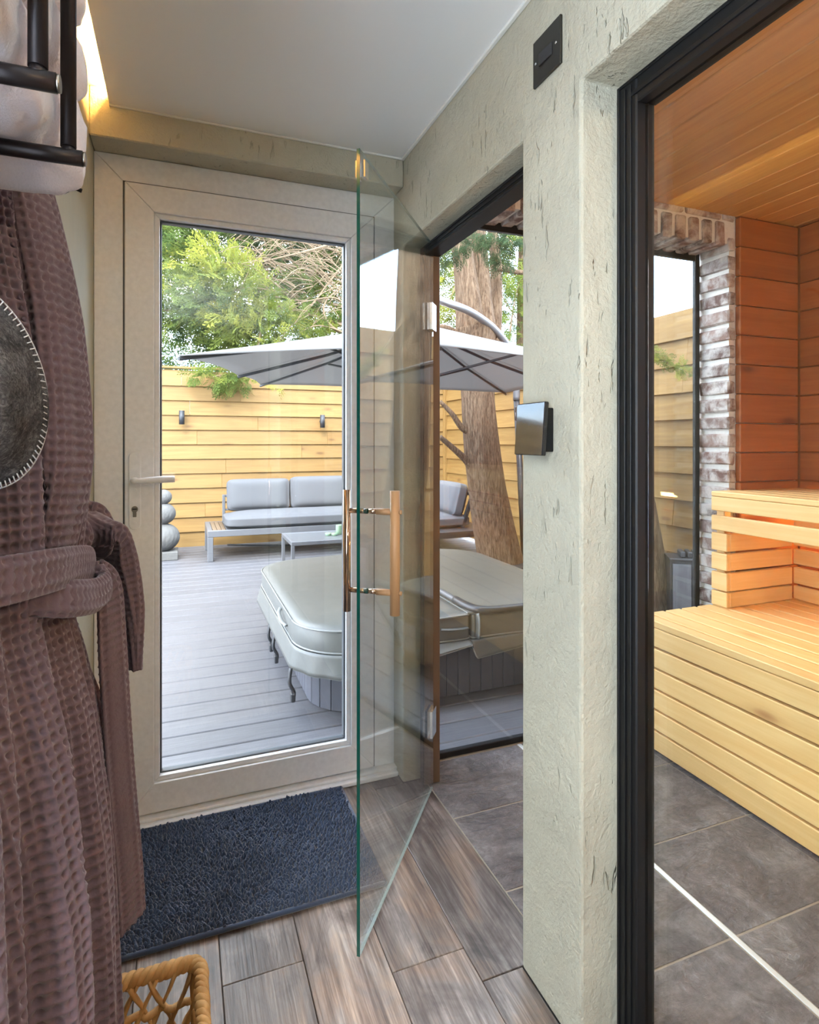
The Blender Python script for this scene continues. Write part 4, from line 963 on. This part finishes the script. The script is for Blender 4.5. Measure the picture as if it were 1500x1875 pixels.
# coffee table and candles
ct = thing('coffee_table', (1.35, 5.45, -0.01), 'low grey metal coffee table in front of the sofa', 'table')
KX0, KX1, KY0, KY1, KZ = 0.900, 1.80, 5.17, 5.72, 0.315
boxes('top_frame', [((KX0, KY0, KZ - 0.035), (KX1, KY0 + 0.03, KZ)), ((KX0, KY1 - 0.03, KZ - 0.035), (KX1, KY1, KZ)), ((KX0, KY0 + 0.03, KZ - 0.035), (KX0 + 0.03, KY1 - 0.03, KZ)), ((KX1 - 0.03, KY0 + 0.03, KZ - 0.035), (KX1, KY1 - 0.03, KZ))], m_alu, ct, 0.003)
board('table_top', (KX0 + 0.031, KY0 + 0.031, KZ - 0.02), (KX1 - 0.031, KY1 - 0.031, KZ - 0.002), plain('table_slab', (0.10, 0.105, 0.112), 0.3), ct, 0.002)
for x in (KX0, KX1 - 0.03):
    for y in (KY0, KY1 - 0.03): boxes('leg', [((x, y, -0.01), (x + 0.03, y + 0.03, KZ - 0.0355))], m_alu, ct, 0.003)
    boxes('floor_rail', [((x, KY0 + 0.0305, -0.01), (x + 0.03, KY1 - 0.0305, 0.018))], m_alu, ct, 0.003)
cn = tag(lathe('pillar_candle', [(0.028, 0), (0.029, 0.004), (0.029, 0.085), (0.026, 0.09), (0.004, 0.086), (0.002, 0.10)], (1.40, 5.46, KZ - 0.002), m_candle), 'tall pale green pillar candle on the coffee table', 'candle')
for k, (x, y) in enumerate(((1.29, 5.43), (1.345, 5.405))):
    tag(lathe('tealight', [(0.026, 0), (0.028, 0.003), (0.028, 0.024), (0.022, 0.025), (0.003, 0.020), (0.002, 0.034)], (x, y, KZ - 0.002), m_candle, None), ['left pale green tealight candle on the coffee table', 'right pale green tealight candle on the coffee table'][k], 'candle', 'green candles')
# stacked stone ornament
st = thing('stone_ornament', (-0.19, 6.5, -0.01), 'carved grey stone ornament of stacked balls on a square plinth', 'garden ornament')
board('plinth', (-0.36, 6.42, -0.01), (-0.03, 6.72, 0.075), m_stone, st, 0.006)
def ball(name, r, zc, k, sq=0.9):
    def dsp(a, z): return 1 + 0.025 * math.sin(a * 22 + 9 * math.sin(z * 30 + k)) + 0.02 * mnoise.noise((math.cos(a) * 6, math.sin(a) * 6, z * 30 + k))
    prof = [(max(0.012, r * math.cos(f)), r * sq * math.sin(f)) for f in np.linspace(-PI / 2 + 0.12, PI / 2 - 0.12, 22)]
    lathe(name, prof, (-0.175, 6.56, zc), m_stone, st, 72, dsp)
ball('large_ball', 0.160, 0.212, 0.0); ball('middle_ball', 0.122, 0.455, 2.0); ball('top_ball', 0.085, 0.625, 4.0)
tag(tube('cable', spline([(0.5, 7.12, 0.0), (0.8, 6.98, -0.002), (1.05, 6.86, -0.002), (1.25, 6.88, -0.002), (1.5, 7.05, 0.0)], 40), 0.009, plain('black_rubber', (0.015, 0.015, 0.016), 0.7), None, 8), 'dark cable lying on the deck under the sofa', 'cable')
# grey box by the fence
gb = thing('outdoor_box', (3.07, 2.92, -0.01), 'small anthracite storage box seen through the sauna window', 'box')
gb.rotation_euler = (0, 0, math.radians(-35))
m_gwood = wood('grey_wood', 'Z', (0.07, 0.073, 0.085), (0.13, 0.135, 0.155), 0.6, 0)
board('body', (2.96, 2.83, -0.01), (3.18, 3.01, 0.435), m_dark_alu, gb, 0.004)
board('front_panel', (2.975, 2.818, 0.0), (3.085, 2.8295, 0.415), m_gwood, gb, 0.003); board('front_panel', (3.092, 2.818, 0.0), (3.165, 2.8295, 0.415), m_gwood, gb, 0.003)
lidb = board('lid', (2.955, 2.815, 0.4355), (3.185, 3.015, 0.45), m_dark_alu, gb, 0.005)
for i in range(3): board('lid_ridge', (3.03 + i * 0.042, 2.86, 0.4505), (3.06 + i * 0.042, 2.98, 0.487), m_dark_alu, lidb, 0.005)

# ------------------------------------------------------------------ parasol
ps = thing('parasol', (3.13, 4.95, -0.01), 'large pale grey cantilever parasol over the hot tub', 'parasol')
NL, FL, FR, NR = [np.array(p) for p in ((-0.011, 2.70, 1.565), (0.62, 5.06, 1.677), (2.64, 4.47, 1.622), (2.327, 2.448, 1.565))]
AP = np.array((1.455, 3.65, 1.997)); MN = np.array((1.15, 2.547, 1.652)); ML = (NL + FL) / 2 + np.array((0.03, 0, 0.0)); MF = (FL + FR) / 2 + np.array((0, 0.0, 0.0)); MR = (FR + NR) / 2
ring = [NL, MN, NR, MR, FR, MF, FL, ML]
Vv = []; Fc = []; nn = 14
for i in range(8):
    a, b = ring[i], ring[(i + 1) % 8]; k = len(Vv); rows = []
    for r in range(nn + 1):
        f = r / nn; row = []
        for c in range(nn + 1):
            g = c / nn; e = a + (b - a) * g; inn = 1 - 0.02 * math.sin(PI * g) * f
            p = AP + (e - AP) * f * inn; p = p - np.array((0, 0, 0.035 * math.sin(PI * f) * (0.3 + 0.7 * math.sin(PI * g)))); row.append(p)
        rows.append(row)
    for r in rows: Vv += r
    m_ = nn + 1
    Fc += [[k + i_ * m_ + j, k + i_ * m_ + j + 1, k + (i_ + 1) * m_ + j + 1, k + (i_ + 1) * m_ + j] for i_ in range(nn) for j in range(nn)]
o = mesh('canopy', Vv, Fc, m_canvas, ps, None, True); md = o.modifiers.new('solid', 'SOLIDIFY'); md.thickness = 0.004
HUB = np.array((1.455, 3.65, 1.60))
for q in ring:
    rbq = tube('rib', [AP - (0, 0, 0.035), AP + (q - AP) * 0.5 - (0, 0, 0.045), q - (0, 0, 0.012)], 0.0095, m_dark_alu, ps, 6, smooth=False)
    if any(q is c_ for c_ in (NL, FL, FR, NR)): tube('strut', [HUB, AP + (q - AP) * 0.50 - (0, 0, 0.055)], 0.008, m_dark_alu, rbq, 6, smooth=False)
tube('center_pole', [HUB - (0, 0, 0.06), AP + (0, 0, 0.10)], 0.021, m_dark_alu, ps, 14)
tube('hub', [HUB - (0, 0, 0.04), HUB + (0, 0, 0.03)], 0.04, m_dark_alu, ps, 14)
tube('arm', spline([(3.055, 4.97, 1.60), (3.04, 4.955, 1.85), (2.95, 4.92, 2.08), (2.72, 4.82, 2.25), (2.40, 4.66, 2.345), (2.05, 4.40, 2.34), (1.70, 3.98, 2.26), (1.455, 3.65, 2.10)], 50), 0.034, m_alu, ps, 14)
tube('mast', [(3.13, 4.95, 0.05), (3.10, 4.96, 0.7), (3.055, 4.97, 1.61)], 0.030, m_dark_alu, ps, 16)
cbx = boxes('crank_box', [((3.02, 4.90, 1.40), (3.10, 4.955, 1.54))], m_dark_alu, ps, 0.01); tube('crank_handle', [(3.03, 4.895, 1.47), (2.97, 4.85, 1.47), (2.97, 4.84, 1.40)], 0.008, m_dark_alu, cbx, 8)
boxes('base', [((2.84, 4.66, -0.01), (3.27, 5.24, 0.05))], m_dark_alu, ps, 0.01)

# ------------------------------------------------------------------ trees
def trunk(name, pts, R, mat, parent, seg=26, n=60, rough=0.10, k=0):
    C = spline(pts, n); r = np.interp(np.linspace(0, 1, n), np.linspace(0, 1, len(R)), R)
    def dsp(n_, s_):
        out = np.ones((n_, s_))
        for i in range(n_):
            for j in range(s_):
                a = 2 * PI * j / s_; out[i, j] = 1 + rough * (mnoise.noise((math.cos(a) * 2.2 + k, math.sin(a) * 2.2, C[i][2] * 1.3)) + 0.5 * mnoise.noise((math.cos(a) * 7, math.sin(a) * 7 + k, C[i][2] * 2.2)))
        return out
    return tube(name, C, r, mat, parent, seg, disp=dsp)
# spray templates for cypress foliage
def spray_template(nb=9, L=0.20, seed=0):
    r = np.random.default_rng(seed); V = []; Fc = []
    def leaf(p, d, l, w):
        d = d / np.linalg.norm(d); s = np.cross(d, (0, 0, 1.0)); s /= np.linalg.norm(s) + 1e-9; k = len(V)
        V.extend([p, p + d * l * 0.45 + s * w, p + d * l + np.array((0, 0, -0.1 * l)), p + d * l * 0.45 - s * w]); Fc.append([k, k + 1, k + 2, k + 3])
    leaf(np.zeros(3), np.array((1.0, 0, 0.0)), L, 0.006)
    for i in range(nb):
        f = (i + 0.6) / nb; p = np.array((L * f * 0.95, 0, -0.04 * f * f)); sd = 1 if i % 2 else -1; l = L * (0.5 - 0.32 * f) * r.uniform(0.8, 1.2)
        d = np.array((0.8, sd * 0.85, r.uniform(-0.25, 0.2))); leaf(p, d, l, 0.0065)
        for t in (0.4, 0.72):
            leaf(p + d / np.linalg.norm(d) * l * t, np.array((1.0, sd * r.uniform(-0.1, 0.5), r.uniform(-0.2, 0.2))), l * 0.5, 0.005)
            leaf(p + d / np.linalg.norm(d) * l * t, np.array((0.2, sd * 1.0, r.uniform(-0.2, 0.2))), l * 0.4, 0.005)
    return np.array(V), np.array(Fc)
TPL = [spray_template(9, 0.20, s) for s in range(3)]
def foliage(name, centers, dirs, scales, tints, mat, parent):
    Vs = []; Fs = []; Ts = []; off = 0; n = len(centers); centers = np.asarray(centers); dirs = np.asarray(dirs, float); which = rng.integers(0, 3, n)
    for w in range(3):
        sel = np.where(which == w)[0]
        if len(sel) == 0: continue
        tv_, tf2 = TPL[w]; d = dirs[sel] / (np.linalg.norm(dirs[sel], axis=1)[:, None] + 1e-9)
        rn = rng.normal(0, 1, (len(sel), 3)); s = np.cross(d, rn); s /= np.linalg.norm(s, axis=1)[:, None] + 1e-9; u = np.cross(d, s)
        V = (tv_[None, :, 0, None] * d[:, None] + tv_[None, :, 1, None] * s[:, None] + tv_[None, :, 2, None] * u[:, None]) * np.asarray(scales)[sel][:, None, None] + centers[sel][:, None]
        Vs.append(V.reshape(-1, 3)); Fs.append((tf2[None] + (np.arange(len(sel)) * len(tv_))[:, None, None] + off).reshape(-1, 4)); Ts.append(np.repeat(np.asarray(tints)[sel], len(tv_))); off += V.shape[0] * V.shape[1]
    V = np.vstack(Vs); Fc = np.vstack(Fs); T = np.concatenate(Ts)
    o = mesh(name, V, Fc.tolist(), mat, parent)
    at = o.data.attributes.new('tint', 'FLOAT', 'POINT'); at.data.foreach_set('value', T.astype(np.float32)); tag(o, kind='stuff'); return o
def clumps(spec, per, spread, base_dir, scale=(0.9, 1.5), tint0=0.45, tvar=0.25):
    C = []; D = []; S = []; T = []
    for (x, y, z, rad, ti) in spec:
        for _ in range(int(per * (rad / 0.35) ** 2)):
            v = rng.normal(0, 1, 3); v /= np.linalg.norm(v); r = rad * rng.uniform(0.25, 1) ** 0.6
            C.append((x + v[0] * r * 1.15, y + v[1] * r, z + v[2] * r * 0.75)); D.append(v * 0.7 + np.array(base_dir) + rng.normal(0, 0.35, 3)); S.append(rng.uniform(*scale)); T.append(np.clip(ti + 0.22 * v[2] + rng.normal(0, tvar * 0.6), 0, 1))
    return C, D, S, T
def pix(px, py, Y):
    a = (px - 750) / F_PX; b = (HOR - py) / F_PX; s, c = math.sin(YAW), math.cos(YAW); k = Y / (c - a * s); return np.array(((s + a * c) * k, Y, 1.2 + b * k))

# big cypress beyond the back fence
ta = thing('cypress_tree', (3.3, 8.7, 0.0), 'bright green cypress with bare brown twigs arching over the back fence', 'tree')
trunk('trunk', [(3.45, 8.8, 0), (3.35, 8.75, 2.0), (3.15, 8.7, 4.0), (3.05, 8.7, 6.2)], [0.22, 0.19, 0.15, 0.08], m_bark, ta, k=3)
limbs = []
for k in range(26):
    z0 = rng.uniform(1.8, 5.2); st_ = np.array((3.3 - 0.04 * z0, 8.7, z0)); L_ = rng.uniform(1.2, 3.6); up = rng.uniform(-0.12, 0.42); yv = rng.uniform(-0.30, 0.28)
    pts = [st_, st_ + (-L_ * 0.35, yv * 0.4 * L_, up * L_ * 0.55), st_ + (-L_ * 0.7, yv * 0.75 * L_, up * L_ * 0.75), st_ + (-L_, yv * L_, up * L_ * 0.62)]
    limbs.append(spline(pts, 16)); tube('limb', limbs[-1], np.linspace(rng.uniform(0.025, 0.045), 0.008, 16), m_twig, ta, 7)
for (p0, p1, p2, p3, r) in (((640, 432, 8.2), (590, 452, 8.0), (520, 470, 7.9), (450, 485, 7.8), 0.022), ((640, 470, 8.3), (600, 520, 8.1), (570, 560, 8.0), (520, 610, 7.9), 0.018),
                           ((632, 615, 8.1), (600, 590, 8.0), (595, 555, 8.0), (630, 520, 8.2), 0.024), ((640, 560, 8.0), (610, 545, 8.0), (570, 550, 7.9), (520, 560, 7.9), 0.014),
                           ((632, 610, 8.0), (605, 600, 8.0), (575, 597, 7.9), (540, 615, 7.9), 0.016), ((560, 430, 8.2), (500, 415, 8.2), (450, 425, 8.2), (400, 470, 8.1), 0.02)):
    tube('limb', spline([pix(*p0), pix(*p1), pix(*p2), pix(*p3)], 18), np.linspace(r, r * 0.3, 18), m_twig, ta, 7)
geos = []
for _ in range(430):
    l = limbs[rng.integers(len(limbs))]; p = l[rng.integers(2, 15)]
    if rng.uniform() < 0.7: p = pix(rng.uniform(470, 660), rng.uniform(400, 585), rng.uniform(7.7, 8.8))
    d = np.array((-1.0, rng.normal(0, 0.5), rng.normal(0.15, 0.6))); d /= np.linalg.norm(d); ln = rng.uniform(0.25, 0.9)
    geos.append(tube_geo(spline([p, p + d * ln * 0.5 + (0, 0, 0.06 * ln), p + d * ln + (0, 0, -0.16 * ln)], 7), np.linspace(rng.uniform(0.005, 0.010), 0.0025, 7), 4, False))
V, Fc = merge(geos); tag(mesh('twigs', V, Fc, m_twig, ta), kind='stuff', label='tangle of bare brown twigs')
spec = []
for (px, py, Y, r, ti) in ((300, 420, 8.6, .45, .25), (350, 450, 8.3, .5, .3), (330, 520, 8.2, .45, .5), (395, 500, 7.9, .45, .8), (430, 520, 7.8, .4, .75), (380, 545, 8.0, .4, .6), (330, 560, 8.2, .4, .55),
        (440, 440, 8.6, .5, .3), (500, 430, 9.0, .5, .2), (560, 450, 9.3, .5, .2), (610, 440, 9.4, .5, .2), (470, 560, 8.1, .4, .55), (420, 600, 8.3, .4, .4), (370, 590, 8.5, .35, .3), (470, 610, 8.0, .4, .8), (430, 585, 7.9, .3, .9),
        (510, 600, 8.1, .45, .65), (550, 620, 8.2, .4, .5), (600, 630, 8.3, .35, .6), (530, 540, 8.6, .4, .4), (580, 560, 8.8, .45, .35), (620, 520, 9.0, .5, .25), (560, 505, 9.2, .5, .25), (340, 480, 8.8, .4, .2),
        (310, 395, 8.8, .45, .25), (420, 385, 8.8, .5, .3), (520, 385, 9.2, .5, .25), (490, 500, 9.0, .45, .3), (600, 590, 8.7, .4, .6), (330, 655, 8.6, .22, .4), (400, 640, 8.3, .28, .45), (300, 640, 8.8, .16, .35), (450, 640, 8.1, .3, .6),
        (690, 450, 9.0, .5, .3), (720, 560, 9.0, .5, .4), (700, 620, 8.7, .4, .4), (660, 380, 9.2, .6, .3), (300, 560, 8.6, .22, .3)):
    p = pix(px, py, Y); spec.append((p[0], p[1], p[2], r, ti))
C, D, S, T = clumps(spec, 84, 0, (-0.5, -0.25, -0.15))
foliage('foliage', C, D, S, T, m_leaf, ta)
spec = [(*pix(px, py, 7.0), r, ti) for (px, py, r, ti) in ((395, 690, .16, .6), (425, 698, .17, .65), (450, 690, .14, .55), (370, 682, .12, .6), (415, 672, .15, .5), (515, 712, .06, .9), (440, 668, .14, .5))]
C, D, S, T = clumps(spec, 110, 0, (-0.3, -0.2, -0.5), (0.6, 0.95)); foliage('low_sprays', C, D, S, T, m_leaf, ta)
tube('low_branch', spline([pix(480, 600, 7.9), pix(465, 650, 7.5), pix(430, 680, 7.05), pix(390, 690, 7.0)], 14), np.linspace(0.018, 0.005, 14), m_twig, ta, 6)
# conifer rows further right
tc_ = thing('conifer_tree', (6.0, 9.5, 0.0), 'pale green conifer behind the leaning trunk and fence corner', 'tree')
trunk('trunk', [(6.0, 9.5, 0), (6.0, 9.5, 3), (6.0, 9.5, 6.5)], [0.2, 0.15, 0.06], m_bark, tc_, k=9, n=20)
spec = [(*pix(px, py, Y), r, ti) for (px, py, Y, r, ti) in ((820, 520, 9.0, .4, .8), (815, 470, 9.4, .35, .6), (830, 590, 9.0, .4, .8), (940, 460, 9.6, .4, .7), (930, 520, 9.0, .3, .5), (950, 590, 9.0, .28, .4), (915, 600, 8.8, .22, .45), (920, 430, 9.5, .35, .65), (812, 430, 9.3, .3, .4), (990, 520, 9.2, .5, .5), (1010, 430, 9.4, .5, .5), (780, 480, 9.5, .5, .6), (850, 500, 9.8, .6, .5), (900, 540, 9.9, .5, .45), (940, 560, 9.6, .4, .4), (850, 600, 9.5, .5, .7), (955, 500, 9.8, .5, .55), (880, 450, 10.0, .6, .4), (960, 620, 9.2, .3, .4), (830, 560, 9.6, .5, .65))]
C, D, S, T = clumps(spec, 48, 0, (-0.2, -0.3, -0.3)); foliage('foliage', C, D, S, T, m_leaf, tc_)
for (a, b) in (((830, 440), (950, 590)), ((930, 640), (950, 520)), ((820, 560), (870, 470))):
    tube('limb', spline([pix(*a, 9.0), pix((a[0] + b[0]) / 2, (a[1] + b[1]) / 2 - 15, 9.1), pix(*b, 9.0)], 10), np.linspace(0.02, 0.008, 10), m_twig, tc_, 6)
# leaning trunk inside the terrace
t1 = thing('garden_tree', (2.85, 4.95, 0.0), 'leaning brown barked tree beside the hot tub, forking above the parasol', 'tree')
YT = 4.95
def tp(px, py, Y=YT): return pix(px, py, Y)
trunk('trunk', [tp(925, 1075), tp(912, 1000), tp(893, 900), tp(882, 820), tp(876, 730), tp(872, 640), tp(868, 600)], [0.24, 0.202, 0.176, 0.167, 0.155, 0.176, 0.194], m_bark, t1, 30, 70, 0.10, 1)
trunk('fork', [tp(862, 620), tp(856, 540), tp(848, 470), tp(838, 380), tp(825, 280)], [0.14, 0.124, 0.10, 0.094, 0.08], m_bark, t1, 20, 40, 0.12, 5)
trunk('fork', [tp(886, 620, 5.0), tp(882, 550, 5.02), tp(876, 480, 5.05), tp(872, 400, 5.05), tp(880, 290, 5.05)], [0.13, 0.10, 0.094, 0.088, 0.08], m_bark, t1, 20, 40, 0.12, 7)
trunk('fork', [tp(905, 630, 5.1), tp(908, 560, 5.15), tp(908, 480, 5.15), tp(900, 400, 5.15)], [0.07, 0.062, 0.055, 0.05], m_bark, t1, 16, 30, 0.12, 8)
for pts, r in ((((870, 790), (848, 785), (828, 758), (806, 735)), 0.030), (((872, 870), (856, 845), (838, 828), (806, 800)), 0.038), (((850, 610), (832, 608), (815, 600), (800, 598)), 0.035), (((905, 490), (925, 492), (945, 498), (985, 500)), 0.032)):
    tube('branch', spline([tp(*p) for p in pts], 16), np.linspace(r * 1.25, r * 0.6, 16), m_bark, t1, 10)
C = []; D = []; S = []; T = []
for (px, py, r, cnt) in ((835, 455, 0.10, 55), (870, 440, 0.09, 30), (905, 450, 0.14, 60), (935, 440, 0.10, 45), (920, 480, 0.06, 20), (890, 425, 0.12, 30), (815, 470, 0.08, 25)):
    c0 = pix(px, py, 3.55)
    for _ in range(cnt):
        v = rng.normal(0, 1, 3); v /= np.linalg.norm(v); C.append(c0 + v * r * rng.uniform(0.1, 1)); D.append(v * 0.6 + np.array((-0.2, -0.1, -0.5))); S.append(rng.uniform(0.25, 0.5)); T.append(rng.uniform(0, 0.7))
foliage('needle_sprays', C, D, S, T, m_leaf_dark, t1)
for (a, b) in (((905, 300), (905, 470)), ((850, 300), (838, 470)), ((905, 420), (945, 455))):
    tube('branchlet', spline([pix(*a, 3.8), pix((a[0] + b[0]) / 2 + 6, (a[1] + b[1]) / 2, 3.6), pix(*b, 3.55)], 10), np.linspace(0.010, 0.003, 10), m_twig, t1, 6)
# second leaning trunk seen through the sauna window
t2 = thing('garden_tree', (2.95, 3.2, 0.0), 'leaning bark trunk seen behind the low sauna bench through the window', 'tree')
YU = 3.2
trunk('trunk', [pix(1180, 1170, YU), pix(1172, 1060, YU), pix(1158, 950, YU), pix(1142, 820, YU), pix(1132, 640, YU), pix(1122, 420, YU), pix(1110, 200, YU), pix(1096, -300, YU)], [0.233, 0.197, 0.163, 0.143, 0.135, 0.13, 0.12, 0.10], m_bark, t2, 28, 90, 0.10, 11)
C = []; D = []; S = []; T = []
br = spline([pix(1120, 560, 2.9), pix(1165, 625, 2.75), pix(1205, 655, 2.72), pix(1258, 682, 2.70)], 20)
tube('branchlet', br, np.linspace(0.008, 0.002, 20), m_twig, t2, 6)
for p in br[5:]:
    for _ in range(9):
        C.append(p + rng.normal(0, 0.022, 3)); D.append(np.array((0.8, -0.1, -0.45)) + rng.normal(0, 0.5, 3)); S.append(rng.uniform(0.16, 0.34)); T.append(rng.uniform(0.2, 1.0))
foliage('needle_sprays', C, D, S, T, m_leaf, t2)
